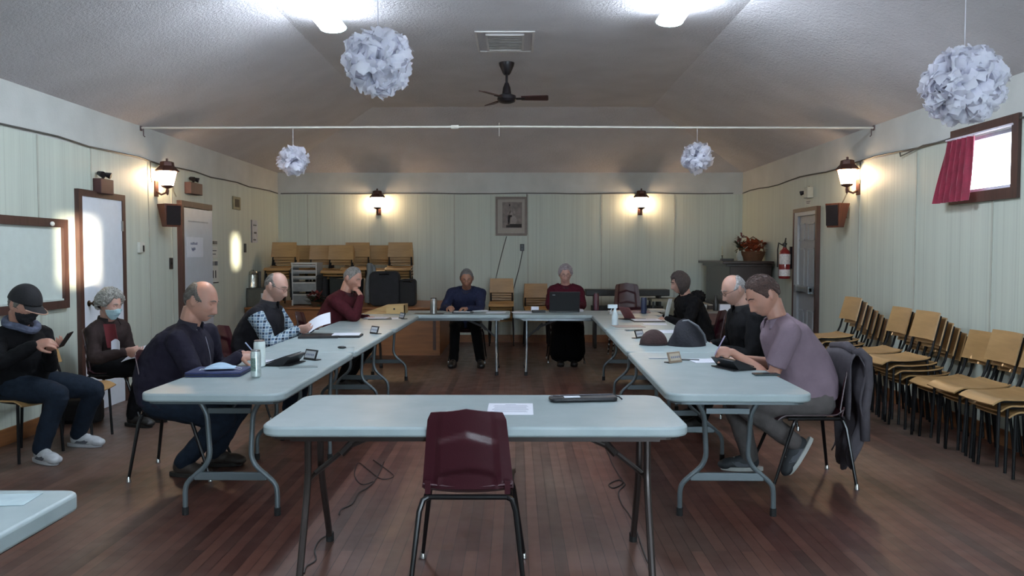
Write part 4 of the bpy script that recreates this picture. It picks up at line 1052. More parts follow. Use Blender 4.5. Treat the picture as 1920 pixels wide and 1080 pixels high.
    for i, sx in enumerate((-1, 1)):
        hj = hip + right * sx * 0.095 * B + V((0, 0, -0.015)) + fwd * 0.01; ft = V(feet[i]); tdir = V(toe[i][0]).normalized() if toe[i] is not None else fwd
        tup = V(toe[i][1]).normalized() if toe[i] is not None else up
        an = ft + tup * 0.085
        K = ik(hj, an, thigh, shin, kp)
        hips.append(hj); knees.append(K); ank.append(an)
        P.seg(b, [hj, hj.lerp(K, 0.5), K, K.lerp(an, 0.35), an], [0.075, 0.065, 0.050, 0.048, 0.034])
        b.tube([an, ft + tup * 0.05 + tdir * 0.05, ft + tup * 0.035 + tdir * 0.14], [0.034, 0.034, 0.025], 10)
        P.seg(tr, [hj - fwd * 0.03, hj.lerp(K, 0.5), K, K.lerp(an, 0.35), an.lerp(K, 0.03)], [0.108 * B ** .6, 0.092 * B ** .6, 0.070, 0.068, 0.060], seg=16, ends=True)
        tr.ell(K, (0.073, 0.073, 0.073))
    P.torso(tr, [hip - V((0, 0, 0.03)) - fwd * 0.01, hip + (mid - hip) * 0.3, hip + (mid - hip) * 0.62], [0.178 * B, 0.176 * B, 0.166 * B], [0.132 * B, 0.130 * B + belly * .5, 0.12 * B + belly * .8], right)
    bo = P.finish(b, 'person', skin_, None, 0.0062, 1); tag(bo, label, 'person'); P.bo = bo
    if long_skirt:
        for i in range(2):
            P.seg(tr, [hips[i], knees[i], ank[i].lerp(knees[i], 0.2)], [0.12, 0.12, 0.15])
        P.seg(tr, [(hips[0] + hips[1]) / 2, (knees[0] + knees[1]) / 2, (ank[0] + ank[1]) / 2 + V((0, 0, .12))], [0.12, 0.13, 0.14])
    P.finish(tr, 'trousers' if not long_skirt else 'skirt', trouser, bo, 0.010, 2, 0.012, 0.06)
    # ---------------- top
    th = 0.016
    P.torso(tp, [hip + V((0, 0, -0.02 - jacket_len)) if True else hip] + base_pts[1:], [v + th + (0.012 if j < 2 else 0) for j, v in enumerate(bx[:-1])] + [0.080], [v + th + (0.014 if j < 2 else 0) for j, v in enumerate(by[:-1])] + [0.068], right)
    slvs = [MB(), MB()] if vest else [tp, tp]
    for i, sx in enumerate((-1, 1)):
        S_, E, W_ = sho[i], elb[i], wri[i]; slv = slvs[i]
        tp.ell(S_, (0.068 * B ** .5,) * 3)
        P.seg(tp, [shoul + right * sx * 0.07 + spine * 0.02, S_ + spine * 0.004], [0.062, 0.066], ends=False)
        if sleeve >= 0.99:
            P.seg(slv, [S_, S_.lerp(E, 0.5), E, E.lerp(W_, 0.5), W_ + (E - W_).normalized() * 0.012], [0.068 * B ** .5, 0.063 * B ** .5, 0.054, 0.050, 0.040], seg=16)
        else:
            P.seg(slv, [S_, S_.lerp(E, 0.4), S_.lerp(E, sleeve)], [0.068 * B ** .5, 0.066 * B ** .5, 0.068], seg=16, ends=False)
    # collar ring
    P.seg(tp, [top_pt - spine * 0.045, top_pt + (neck - top_pt) * 0.15], [0.098, 0.075], ends=False)
    tb = P.finish(tp, top_name, top, bo, 0.0085, 2, wr, wscale)
    if vest:
        for q_ in slvs: P.finish(q_, 'shirt_sleeve', vest, bo, 0.0085, 2, wr, wscale)
    # ---------------- shoes
    sm_ = shoe_mats or (M('dark_shoe', '1a1817', 0.5), M('dark_sole', '121110', 0.7), 'plain')
    for i in range(2):
        ft = V(feet[i]); tdir = V(toe[i][0]) if toe[i] is not None else fwd; tup = V(toe[i][1]) if toe[i] is not None else up
        shoe(P, ft, tdir, tup, sm_[0], sm_[1], kind=sm_[2])
    # ---------------- face
    def surf(dx, dz, off=0.0):
        """point on the face at lateral x and height z (metres, unscaled)"""
        best = None
        zz = dz / 0.118; xx = dx / 0.0765; r2 = xx * xx + zz * zz
        d = V((xx, math.sqrt(max(0.02, 1 - r2)), zz)).normalized(); p = head_pt(d, off, HS, fat, nose); return p
    EW = M('eye_white', 'b8aea8', 0.25, var=0.0); EI = M('eye_iris', '2a2220', 0.2, var=0.0)
    for sx in (-1, 1):
        c = surf(sx * 0.031, 0.008, -0.0075)
        mb = MB().ell(H(c), (0.0118 * HS,) * 3, None, 14, 10); e = mb.build('eye', EW, bo, origin=P.o)
        MB().ell(H(c + V((0, 0.0088, -0.003)) * HS), (0.0048 * HS, 0.0035 * HS, 0.0048 * HS), HR, 10, 8).build('iris', EI, e, origin=P.o)
        lid = MB()   # lowered eyelid
        for z0 in (0.0,):
            lid.grid(lambda u, v: H(c + V((math.sin((u - .5) * 2.4) * 0.0132, math.cos((u - .5) * 2.4) * math.cos(v * 1.35 - .35) * 0.0132, math.sin(v * 1.35 - .35) * 0.0132)) * HS), 8, 6, 0.0008)
        lid.build('eyelid', skin_, bo, origin=P.o)
        pts = [H(surf(sx * (0.014 + 0.008 * k), 0.029 + (0.004 if k in (1, 2) else 0.0) - (0.003 if k == 4 else 0), 0.0015)) for k in range(5)]
        MB().tube(pts, [0.003, 0.0042, 0.0042, 0.0036, 0.002], 6).build('eyebrow', M('brow_' + brow, brow, 0.9), bo, origin=P.o)
    if not mask:
        LIP = M('lips', '8f5f55', 0.5, var=0.05)
        MB().tube([H(surf(q * 0.021, -0.0675 + (0.002 if abs(q) < .5 else 0) - 0.001, -0.0005)) for q in (-1, -.5, 0, .5, 1)], [0.0012, 0.0022, 0.0024, 0.0022, 0.0012], 6).build('lips', LIP, bo, origin=P.o)
    if moustache:
        MB().tube([H(surf(q * 0.03, -0.0545 - 0.008 * abs(q) ** 2, 0.004)) for q in (-1, -.6, -.2, .2, .6, 1)], [0.003, 0.006, 0.007, 0.007, 0.006, 0.003], 8).build('moustache', M('moustache_hair', moustache, 0.9, bump=0.5, bscale=500), bo, origin=P.o)
    def shell(name, test, off, thick, mat_, noise_=0.0, nsc=30.0, parent=None, sub=None):
        fs = []; used = {}; vs = []
        ok = [test(d) for d in ICO6_V]
        for f in ICO6_F:
            if all(ok[i] for i in f):
                g = []
                for i in f:
                    if i not in used:
                        used[i] = len(vs); d = ICO6_V[i]
                        o_ = off(d) if callable(off) else off
                        nn = mnoise.noise(d * nsc) * noise_ + mnoise.noise(d * nsc * 2.7 + V((3, 1, 2))) * noise_ * 0.6 if noise_ else 0
                        vs.append(H(head_pt(d, o_ + nn, HS, fat * 0.5, 0.0 if name != 'face_mask' else 0.75)))
                    g.append(used[i])
                fs.append(g)
        if not fs: return None
        m_ = MB().add(vs, fs); ob = m_.build(name, mat_, parent or bo, origin=P.o, angle=180)
        md = ob.modifiers.new('thickness', 'SOLIDIFY'); md.thickness = thick; md.offset = -1
        return ob
    P.H = H; P.shell = shell; P.HS = HS; P.HR = HR; P.surf = surf; P.head = head; P.wri = wri; P.elb = elb; P.sho = sho; P.fwd = fwd; P.right = right; P.knees = knees; P.shoul = shoul; P.top_pt = top_pt; P.spine = spine; P.chest = chest
    if hair:
        kind, colr, amt = hair
        hm = M('hair_' + colr, colr, 0.75, var=0.35, scale=60, bump=0.6, bscale=160, stretch=(1, 1, 1), sheen=0.1)
        AZ = ((0, 0.084), (25, 0.083), (42, 0.074), (56, 0.052), (68, 0.030), (78, -0.008), (88, -0.012), (96, 0.020), (110, 0.020), (121, -0.020), (140, -0.045), (180, -0.060))
        def hline(d):
            a = math.degrees(math.atan2(abs(d.x), d.y))
            for (a0, z0), (a1, z1) in zip(AZ, AZ[1:]):
                if a <= a1: return z0 + (z1 - z0) * (a - a0) / (a1 - a0)
            return AZ[-1][1]
        def f_full(d): return d.z * 0.118 - hline(d) + 0.006 * mnoise.noise(d * 14)
        def f_sides(d):
            a = math.degrees(math.atan2(abs(d.x), d.y))
            return min(d.z * 0.118 - (0.004 if a < 108 else 0.004 - (a - 108) * 0.0012) + 0.004 * mnoise.noise(d * 12), (0.070 + 0.028 * min(1, max(0, a - 70) / 60)) - d.z * 0.118, (a - 64 - max(0.0, d.z * 0.118 - 0.015) * 650) * 0.0009 + 0.003 * mnoise.noise(d * 16))
        def f_curly(d):
            a = math.degrees(math.atan2(abs(d.x), d.y))
            return d.z * 0.118 - (0.076 if a < 35 else (0.076 - (a - 35) * 0.0022 if a < 72 else (-0.012 if a < 112 else -0.05)))
        def f_bob(d):
            a = math.degrees(math.atan2(abs(d.x), d.y))
            return min(d.z * 0.118 - (0.060 if a < 52 else (0.060 - (a - 52) * 0.0115 if a < 68 else -0.125)), 1.0)
        fn_ = {'full': f_full, 'short': f_full, 'sides': f_sides, 'curly': f_curly, 'bob': f_bob}[kind]
        ramp_ = 0.014 if kind in ('full', 'short', 'sides') else 0.02
        sm_s = lambda q: q * q * (3 - 2 * q)
        def offf(d):
            q = sm_s(max(0.0, min(1.0, fn_(d) / ramp_)))
            extra = 1 + 0.5 * max(0, d.z) if kind in ('full', 'short') else (1 + 0.35 * max(0, d.z) + 0.35 * max(0, -d.y) if kind == 'curly' else 1 + (0.7 * max(0, -d.z) if kind == 'bob' else 0))
            return -0.001 + amt * extra * q
        nz = {'full': 0.002, 'short': 0.0015, 'sides': 0.001, 'curly': 0.018, 'bob': 0.004}[kind]
        hob = shell('hair', lambda d: fn_(d) > 0, offf, 0.004, hm, nz, {'curly': 9, 'bob': 6}.get(kind, 16))
        cand = [d for d in ICO_V if fn_(d) > 0.004]; s_r = P.rnd; tuft = MB()
        for _ in range({'curly': 260, 'bob': 240, 'sides': 260}.get(kind, 420)):
            d = s_r.choice(cand); p0_ = head_pt(d, offf(d) + 0.0005, HS, fat * 0.5, 0.0); nrm = d.normalized()
            if kind == 'curly':
                tuft.ell(H(p0_), [s_r.uniform(.006, .012) for _k in range(3)], Euler((s_r.random() * 3, s_r.random() * 3, 0)).to_matrix(), 7, 5)
            else:
                g_ = V((0.3 * d.x, -0.8, -0.75)) if kind != 'bob' else V((0, 0.1 if d.y > 0 else -.1, -1)); g_ = g_ + V([s_r.uniform(-.35, .35) for _k in range(3)]); g_ = (g_ - nrm * g_.dot(nrm)).normalized()
                L_ = s_r.uniform(.012, .026) if kind != 'bob' else s_r.uniform(.03, .06)
                pts_ = []
                for k_ in range(4):
                    dd = (d * 0.1 + g_ * L_ * k_ / 3).normalized(); pts_.append(H(head_pt(dd, max(offf(dd), 0.0) + 0.0008 + 0.0012 * math.sin(k_ * 1.05), HS, fat * 0.5, 0.0)))
                tuft.tube(pts_, [0.0012, 0.0024, 0.0022, 0.0006], 5)
        if hob: tuft.build('hair_strands', hm, hob, origin=P.o)
    if glasses:
        gm = M('glasses_frame', '3a3230', 0.3, metal=0.6); g = MB()
        for sx in (-1, 1):
            c = V((sx * 0.032, 0, 0.006)); ring = []
            for k in range(16):
                a = 2 * PI * k / 16; q = V((c.x + 0.022 * math.cos(a), 0.104, c.z + 0.015 * math.sin(a))) * HS; ring.append(H(q))
            g.tube(ring, 0.0016, 6, closed=True)
            g.tube([H(V((sx * 0.054, 0.103, 0.010)) * HS), H(V((sx * 0.076, 0.085, 0.012)) * HS), H(V((sx * 0.080, 0.0, 0.014)) * HS)], 0.0015, 5)
        g.tube([H(V((-0.011, 0.106, 0.010)) * HS), H(V((0, 0.108, 0.012)) * HS), H(V((0.011, 0.106, 0.010)) * HS)], 0.0015, 5)
        g.build('glasses', gm, bo, origin=P.o)
    if mask:
        shell('face_mask', lambda d: d.y > 0.25 and -0.98 < d.z < -0.02 and d.z < 0.02 - 0.25 * abs(d.x), 0.010, 0.003, mask, 0.0015, 8)
        lp = MB()
        for sx in (-1, 1):
            lp.tube([H(V((sx * 0.058, 0.062, -0.012)) * HS), H(V((sx * 0.081, 0.01, 0.0)) * HS), H(V((sx * 0.083, -0.02, -0.005)) * HS)], 0.0015, 5)
        lp.build('mask_strap', mask, bo, origin=P.o)
    return P

TT = 0.74   # table top height
DEN = cloth('denim_dark', '161f2b', 0.2, 30); BLACKC = cloth('black_cloth', '0a0a0d', 0.2); NAVY = cloth('navy_jacket_cloth', '1b1825', 0.15)
GREYT = cloth('grey_trouser_cloth', '55504f', 0.12); MARC = cloth('maroon_knit', '3d1219', 0.2, 40); BLUEK = cloth('blue_knit', '20243a', 0.15, 40); MARR = cloth('dark_red_knit', '400f1c', 0.15, 40)
PURP = cloth('mauve_polo_cloth', '75656f', 0.08, 10); BRWN = cloth('brown_coat_cloth', '2c2221', 0.15); VESTC = cloth('charcoal_vest_cloth', '151419', 0.15); DNAVY = cloth('dark_coat_cloth', '0a0a0d', 0.2)
w = NT('blue_plaid_flannel')
def stripes(axis_scale, thr):
    wv = w.n('ShaderNodeTexWave', wave_type='BANDS', bands_direction='X', _Scale=1.0, _Distortion=0.6); w.l(w.co(*axis_scale), wv.inputs['Vector']); return w.math('GREATER_THAN', wv.outputs['Fac'], thr)
s1 = stripes(((6.2, 6.2, 6.2), (0, 0, 0)), 0.52); s2 = stripes(((6.2, 6.2, 6.2), (0, PI / 2, 0)), 0.52)
s3 = stripes(((12.4, 12.4, 12.4), (0.0, 0, 0)), 0.9); s4 = stripes(((12.4, 12.4, 12.4), (0, PI / 2, 0)), 0.9)
sm2 = w.math('MULTIPLY', w.math('ADD', s1, s2), 0.5)
c_ = w.ramp(sm2, [(0.15, lin('76868f')), (0.5, lin('40556a')), (0.85, lin('142434'))])
w.base(w.mix(w.math('MULTIPLY', w.math('MAXIMUM', s3, s4), 0.5), c_, lin('c0ccd2'))); w.b.inputs['Roughness'].default_value = 0.95; PLAID = w.m
NBU = (M('sneaker_white_leather', 'a3a5a8', 0.5, var=0.12, scale=30), M('sneaker_sole', '97979a', 0.6), 'sneaker')
up = V((0, 0, 1))

# --- man in navy jacket at the near left table
def P_(u, v, y): return atY(u, v, y)
J = 5.42
m1 = make_person('person in a navy jacket with grey moustache sitting at the nearest left table', P_(318, 738, J), P_(318, 655, J), P_(352, 606, J), P_(377, 564, J), (1, -0.05, 0), (0.93, -0.10, -0.34),
    skin_=SK1, top=NAVY, trouser=DEN, sh=0.20, bulk=1.30, belly=0.085, hands=((P_(455, 663, J + 0.25), (1, 0.0, -0.1), (0, 0.3, -1)), (P_(448, 668, J - 0.1), (1, 0.25, -0.1), (0, 0.4, -1))),
    poles=(V((-0.3, 0.5, -0.8)), V((-0.25, -0.6, -0.75))), feet=(V((P_(385, 880, J).x, J + 0.16, 0.0)), V((P_(352, 880, J).x, J - 0.10, 0.0))), toe=((V((1, 0.1, 0)), up), (V((1, -0.15, 0)), up)),
    hair=('sides', '57514b', 0.006), HS=1.13, fat=0.7, top_name='jacket', moustache='6a625c', armL=(0.33, 0.31), brow='4a423c', jacket_len=0.04, wr=0.02, shoe_mats=(M('brown_boot', '2a211c', 0.6), M('boot_sole', '17120f', 0.8), 'plain'), shoulders_fwd=(0.05, 0.05))
MB().grid(lambda u, v: P_(352, 606, J) + V((0.035 + 0.03 * u + 0.035 * v, -0.075 + 0.035 * u, -0.0 - 0.12 * v - 0.03 * (1 - u))), 4, 6, 0.004).build('shirt_collar', M('white_shirt', 'c8c8d4', 0.8), m1.bo, origin=m1.o)
# --- man with cap at the left wall
m2 = make_person('person in a black cap and black mask looking at a phone by the left wall', V((-3.62, 5.85, 0.55)), P_(18, 640, 5.75), P_(32, 600, 5.72), P_(45, 572, 5.70), (0.97, -0.25, 0), (0.85, -0.28, -0.42),
    skin_=SK1, top=BLACKC, trouser=DEN, bulk=1.12, belly=0.05, sh=0.19, hands=((P_(92, 655, 5.62), (0.8, -0.2, 0.3), (-0.3, 0.1, 0.8)), (P_(66, 646, 5.45), (0.85, 0.15, 0.15), (0, 0.7, -0.6))),
    poles=(V((-0.2, 0.5, -0.8)), V((-0.3, -0.7, -0.7))), feet=(V((atZ(150, 835, 0.0).x, 6.15, 0)), V((atZ(72, 868, 0).x, 5.68, 0))), toe=((V((1, -0.12, 0)), up), (V((1, -0.55, 0)), up)), kneepole=V((0.9, -0.2, 0.9)),
    hair=('short', '6b6660', 0.006), HS=1.08, fat=0.4, top_name='coat', mask=M('black_mask', '17171c', 0.8), shoe_mats=NBU, armL=(0.29, 0.26), jacket_len=0.05, wr=0.02)
# --- seated woman with mask
m3 = make_person('person with curly grey hair and blue face mask by the white door', V((-3.56, 7.05, 0.52)), P_(190, 645, 6.98), P_(197, 606, 6.95), P_(207, 572, 6.90), (0.95, -0.3, 0), (0.90, -0.32, -0.22),
    skin_=SK2, top=BRWN, trouser=BLACKC, bulk=0.95, sh=0.165, hands=((P_(243, 664, 6.9), (1, -0.1, 0.1), (0, 0.2, 1)), (P_(234, 660, 6.72), (1, 0.0, 0.1), (-0.2, 0.9, 0.2))),
    feet=(V((-3.25, 7.10, 0)), V((-3.28, 6.88, 0))), hair=('curly', '8d8a84', 0.028), HS=0.97, top_name='coat', mask=M('blue_mask', 'a3bfc6', 0.8), brow='77706a', armL=(0.26, 0.24), jacket_len=0.06)
# --- bald man in plaid shirt and vest
J = 7.3
m4 = make_person('bald person in a blue plaid shirt and dark vest reading a paper, left side', P_(478, 668, J), P_(487, 610, J), P_(503, 570, J), P_(518, 537, J), (1, -0.12, 0), (0.90, -0.22, -0.36),
    skin_=SK2, top=VESTC, trouser=DEN, bulk=1.2, belly=0.07, sh=0.20, sleeve=1.0, vest=PLAID, hands=((P_(585, 614, J + 0.2), (1, -0.1, 0.15), (0, 0.3, 1)), (P_(558, 617, J - 0.12), (1, 0.15, 0.1), (-0.1, 0.8, 0.4))),
    poles=(V((-0.2, 0.6, -0.8)), V((-0.15, -0.5, -0.85))), feet=(V((-2.0, 7.4, 0)), V((-2.02, 7.15, 0))), hair=('sides', '6e6862', 0.0025), HS=1.1, fat=0.6, top_name='vest', glasses=True, brow='6a6058', armL=(0.30, 0.27), wr=0.014)
# --- man in maroon, hand at his mouth
J = 9.05
m5 = make_person('person in a maroon sweater resting his chin on his hand, far left side', P_(610, 655, J), P_(630, 590, J), P_(648, 548, J), P_(661, 522, J - 0.03), (1, -0.25, 0), (0.86, -0.35, -0.38),
    skin_=SK1, top=MARC, trouser=BLACKC, bulk=1.22, belly=0.05, sh=0.2, hands=((P_(690, 596, J + 0.18), (1, -0.3, -0.05), (0, 0.2, -1)), (P_(677, 556, J - 0.12), (-0.45, 0.15, 0.8), (-0.7, 0.3, 0))),
    poles=(V((-0.2, 0.6, -0.8)), V((0.6, -0.3, -0.9))), feet=(V((-1.9, 9.2, 0)), V((-1.92, 8.9, 0))), hair=('short', '77736e', 0.004), HS=1.08, fat=0.3, top_name='sweater', brow='6a6058', armL=(0.30, 0.27))
# --- man in blue at the far table
m6 = make_person('person in a dark blue sweater writing at the far table, facing the camera', V((atY(873, 600, 11.05).x, 11.05, 0.56)), P_(873, 574, 10.85), P_(873, 543, 10.72), P_(875, 522, 10.62), (0, -1, 0), (0.03, -0.92, -0.38),
    skin_=SK3, top=BLUEK, trouser=BLACKC, bulk=1.1, belly=0.03, sh=0.185, hands=((P_(877, 578, 10.36), (-0.9, -0.4, 0), (0, 0.1, -1)), (P_(842, 576, 10.36), (0.35, -0.9, 0), (0.3, 0.1, -0.9))),
    poles=(V((0.6, 0.3, -0.8)), V((-0.6, 0.3, -0.8))), feet=(V((atZ(900, 688, 0).x, 10.55, 0)), V((atZ(851, 688, 0).x, 10.55, 0))), toe=((V((0.15, -1, 0)), up), (V((-0.15, -1, 0)), up)), hair=('short', '5e5b5a', 0.005), HS=1.06, top_name='sweater', glasses=True, brow='3f3a38', armL=(0.30, 0.26))
# --- woman in maroon behind the laptop
m7 = make_person('person in a dark red top behind the laptop at the far table', V((atY(1062, 600, 11.05).x, 11.05, 0.56)), P_(1062, 570, 10.95), P_(1061, 538, 10.9), P_(1060, 514, 10.82), (0, -1, 0), (0.0, -0.96, -0.26),
    skin_=SK2, top=MARR, trouser=BLACKC, bulk=1.08, belly=0.03, sh=0.172, hands=((P_(1082, 577, 10.48), (-0.4, -0.9, 0), (0, 0.1, -1)), (P_(1042, 577, 10.48), (0.4, -0.9, 0), (0, 0.1, -1))),
    poles=(V((0.6, 0.3, -0.8)), V((-0.6, 0.3, -0.8))), feet=(V((atZ(1075, 684, 0).x, 10.7, 0)), V((atZ(1050, 684, 0).x, 10.7, 0))), hair=('curly', '8b8284', 0.013), HS=1.02, top_name='sweater', glasses=True, brow='6a6058', long_skirt=True, armL=(0.28, 0.25))
# --- woman with dark bob
J = 9.3
m8 = make_person('person with a dark bob in a black puffer jacket, far right side', P_(1312, 650, J), P_(1300, 588, J), P_(1285, 555, J), P_(1275, 530, J - 0.03), (-1, -0.2, 0), (-0.93, -0.05, -0.28),
    skin_=SK2, top=DNAVY, trouser=BLACKC, bulk=1.15, belly=0.02, sh=0.185, hands=((P_(1248, 598, J - 0.2), (-1, 0.1, -0.1), (0, 0.2, -1)), (P_(1243, 596, J + 0.2), (-1, -0.1, -0.1), (0, -0.2, -1))),
    poles=(V((0.25, -0.5, -0.8)), V((0.25, 0.6, -0.8))), feet=(V((1.7, 9.15, 0)), V((1.7, 9.45, 0))), hair=('bob', '3b302d', 0.022), HS=1.0, top_name='puffer_jacket', brow='3b302d', armL=(0.28, 0.25), wr=0.03, jacket_len=0.03, wscale=0.05)
MB().grid(lambda u, v: P_(1262, 575, J - 0.18) + V((-0.055 + 0.05 * u - 0.05 * v, -0.02 + 0.05 * u, 0.09 - 0.22 * v)), 4, 6, 0.005).build('scarf', M('pale_scarf', 'b4bcbc', 0.8), m8.bo, origin=m8.o)
hd = MB(); hd.ell(P_(1308, 556, J), (0.085, 0.15, 0.07)); m8.finish(hd, 'hood', cloth('hood_fur', '0c0b0c', 0.4), m8.bo, 0.008, 1, 0.05, 0.02)
# --- older man in black jacket, right side
J = 6.95
m9 = make_person('balding person with glasses and a black jacket, second from the near right', P_(1425, 690, J), P_(1412, 615, J), P_(1395, 575, J), P_(1376, 543, J), (-1, -0.12, 0), (-0.88, -0.20, -0.42),
    skin_=SK2, top=BLACKC, trouser=BLACKC, bulk=1.2, belly=0.06, sh=0.2, hands=((P_(1352, 655, J - 0.12), (-1, 0.1, -0.2), (0, 0.2, -1)), (P_(1335, 645, J + 0.2), (-1, -0.1, -0.1), (0, -0.2, -1))),
    poles=(V((0.25, -0.5, -0.8)), V((0.2, 0.6, -0.8))), feet=(V((1.55, 6.75, 0)), V((1.58, 7.15, 0))), hair=('sides', '8d8a8a', 0.006), HS=1.08, fat=0.2, top_name='jacket', glasses=True, brow='77706a', armL=(0.30, 0.26), nose=1.2)
# --- man in mauve polo, near right
J = 5.28
m10 = make_person('person in a mauve polo shirt writing at the nearest right table', P_(1518, 742, J), P_(1500, 648, J), P_(1462, 590, J), P_(1431, 553, J - 0.02), (-1, -0.04, 0), (-0.80, -0.12, -0.56),
    skin_=SK1, top=PURP, trouser=GREYT, bulk=1.12, belly=0.055, sh=0.195, sleeve=0.72, hands=((P_(1372, 660, J - 0.05), (-1, 0.0, 0.08), (0.1, 0.6, -0.5)), (P_(1388, 672, J + 0.3), (-1, -0.25, -0.1), (0, 0, -1))),
    poles=(V((0.35, -0.25, -1.0)), V((0.3, 0.3, -0.8))), feet=(V((1.87, J - 0.10, 0.215)), V((1.60, J + 0.20, 0.0))), toe=((V((-0.53, 0, -0.85)), V((-0.85, 0, 0.53))), (V((-1, 0.1, 0)), up)),
    hair=('short', '45302a', 0.008), HS=1.1, fat=0.15, top_name='polo_shirt', brow='3c2a24', armL=(0.31, 0.29), curl=(1.3, 0.6), kneepole=V((-1, 0, 0.9)), wr=0.010, wscale=0.09, shoe_mats=(M('dark_sneaker', '25282c', 0.7), M('white_rubber', '9fa09c', 0.6), 'sneaker'), shoulders_fwd=(0.03, 0.0), thigh=0.44, shin=0.40)

def collar(P, mat_, r0=0.078, h=0.045, th=0.006, flare=0.012, name='collar', gap=0.9, drop=0.0):
    """a turned collar band round the neck, open at the front"""
    c = P.top_pt - P.spine * 0.012; ax = (P.head - P.HR @ V((0, 0.03, 0.07)) - c).normalized()
    x = P.right; y = ax.cross(x).normalized() * -1
    if y.dot(P.fwd) < 0: y = -y
    def fn(u, v):
        a = -PI / 2 + (u - 0.5) * (2 * PI - gap)
        rr = r0 + flare * (1 - v) + 0.0 * v
        return c + x * math.cos(a) * rr + y * (math.sin(a) * rr + 0.008) + ax * (h * v - 0.012 - drop * (1 - v) * abs(u - 0.5) * 2)
    MB().grid(fn, 30, 5, th).build(name, mat_, P.bo, origin=P.o, angle=180)
collar(m1, M('navy_collar', '1c1926', 0.9), 0.080, 0.06, gap=1.3)
collar(m4, M('vest_collar', '17161b', 0.9), 0.082, 0.065, gap=0.8)
collar(m9, M('black_collar', '0d0d10', 0.9), 0.080, 0.055, gap=1.0)
collar(m10, M('polo_collar', '6c5d68', 0.9), 0.080, 0.040, gap=1.2, flare=0.022, drop=0.02)
collar(m3, M('coat_collar', '241b1a', 0.9), 0.078, 0.06, gap=1.6, flare=0.02)
collar(m6, M('knit_collar', '1a1d30', 0.9), 0.076, 0.030, gap=0.05)
collar(m7, M('knit_collar_red', '330c16', 0.9), 0.076, 0.022, gap=0.05)
collar(m5, M('knit_collar_maroon', '2f0d13', 0.9), 0.077, 0.035, gap=0.05)
MB().tube([m1.shoul + m1.fwd * 0.135 + m1.right * 0.02 + V((0, 0, -0.02 - 0.05 * k)) + m1.fwd * 0.035 * math.sin(k * 0.4) for k in range(5)], 0.0025, 5).build('zip', M('zip_metal', '6f6c78', 0.4, metal=0.6), m1.bo, origin=m1.o)
# ------------------------------------------------------------------ chairs under the sitters
GC = 'maroon plastic chairs in use around the square'
chair('maroon plastic chair under the person in the navy jacket', -2.24, 5.42, -PI / 2 + 0.05)
chair('plastic chair with dark splayed legs under the masked person by the white door', -3.46, 7.05, -PI / 2 + 0.12)
chair('maroon plastic chair under the person in the plaid shirt', -2.40, 7.3, -PI / 2)
chair('maroon plastic chair under the person in the maroon sweater', -2.17, 9.05, -PI / 2)
chair('maroon plastic chair under the person in the dark blue sweater', -0.66, 11.08, PI)
chair('maroon plastic chair under the person with the laptop', 0.68, 11.1, PI)
chair('maroon plastic chair under the person with the dark bob', 2.12, 9.3, PI / 2)
chair('maroon plastic chair under the balding person in black, right side', 2.08, 6.95, PI / 2)
chair('maroon plastic chair with a grey jacket over its back, near right', 1.86, 5.26, PI / 2)
p = atY(1176, 560, 11.6)
for k in range(4):
    c_ = chair(f'maroon plastic chair, {ORD[3 - k]} in the stack at the far wall', p.x, 11.55 - 0.05 * k, PI, 'maroon chairs stacked by the far wall'); c_.location.z = 0.075 * k
stack(1, -3.60, 5.85, 0, -PI / 2 - 0.26, 'under the person in the black cap', 'single plywood chairs')
# ------------------------------------------------------------------ jacket over the near right chair
JK = cloth('grey_jacket_cloth', '4b474c', 0.12)
jo = V((2.2, 5.26, 0.84)); jk = thing('draped_jacket', 'dark grey jacket draped over the back of the near right chair', 'jacket', jo)
def drape(side):
    def fn(u, v):
        y = 5.26 + (u - 0.5) * (0.44 - 0.05 * v); q = abs(u - 0.5) * 2
        fold = 0.016 * math.sin(u * 19 + v * 3) * v
        if side > 0:
            L = 0.80 - 0.22 * q * (0.3 + 0.7 * math.sin(u * 9) ** 2)
            x = 2.14 + 0.02 * math.sin(min(v * 6, 1) * PI / 2) + 0.045 * math.sin(v * 2.6) + fold - 0.05 * v + 0.02 * math.sin(v * 11 + u * 4)
        else:
            L = 0.42; x = 2.115 - 0.03 * math.sin(min(v * 6, 1) * PI / 2) + fold * .4 + 0.01 * v
        z = 0.862 - 0.012 * q - L * v
        return V((x, y, z))
    return fn
MB().grid(drape(1), 22, 30, -0.008).build('jacket_back', JK, jk, origin=jo, angle=180)
MB().grid(drape(-1), 16, 12, 0.008).build('jacket_front', JK, jk, origin=jo, angle=180)
MB().tube([(2.12, 5.08, 0.85), (2.15, 5.06, 0.865), (2.20, 5.06, 0.82), (2.215, 5.07, 0.66), (2.20, 5.08, 0.50), (2.20, 5.07, 0.30)], [0.02, 0.03, 0.035, 0.04, 0.04, 0.035], 12, ry=[0.02, 0.03, 0.03, 0.03, 0.03, 0.03]).build('sleeve', JK, jk, origin=jo, angle=180)
MB().tube([(2.13, 5.08, 0.86), (2.15, 5.26, 0.875), (2.13, 5.44, 0.86)], [0.025, 0.035, 0.025], 10).build('collar', JK, jk, origin=jo, angle=180)
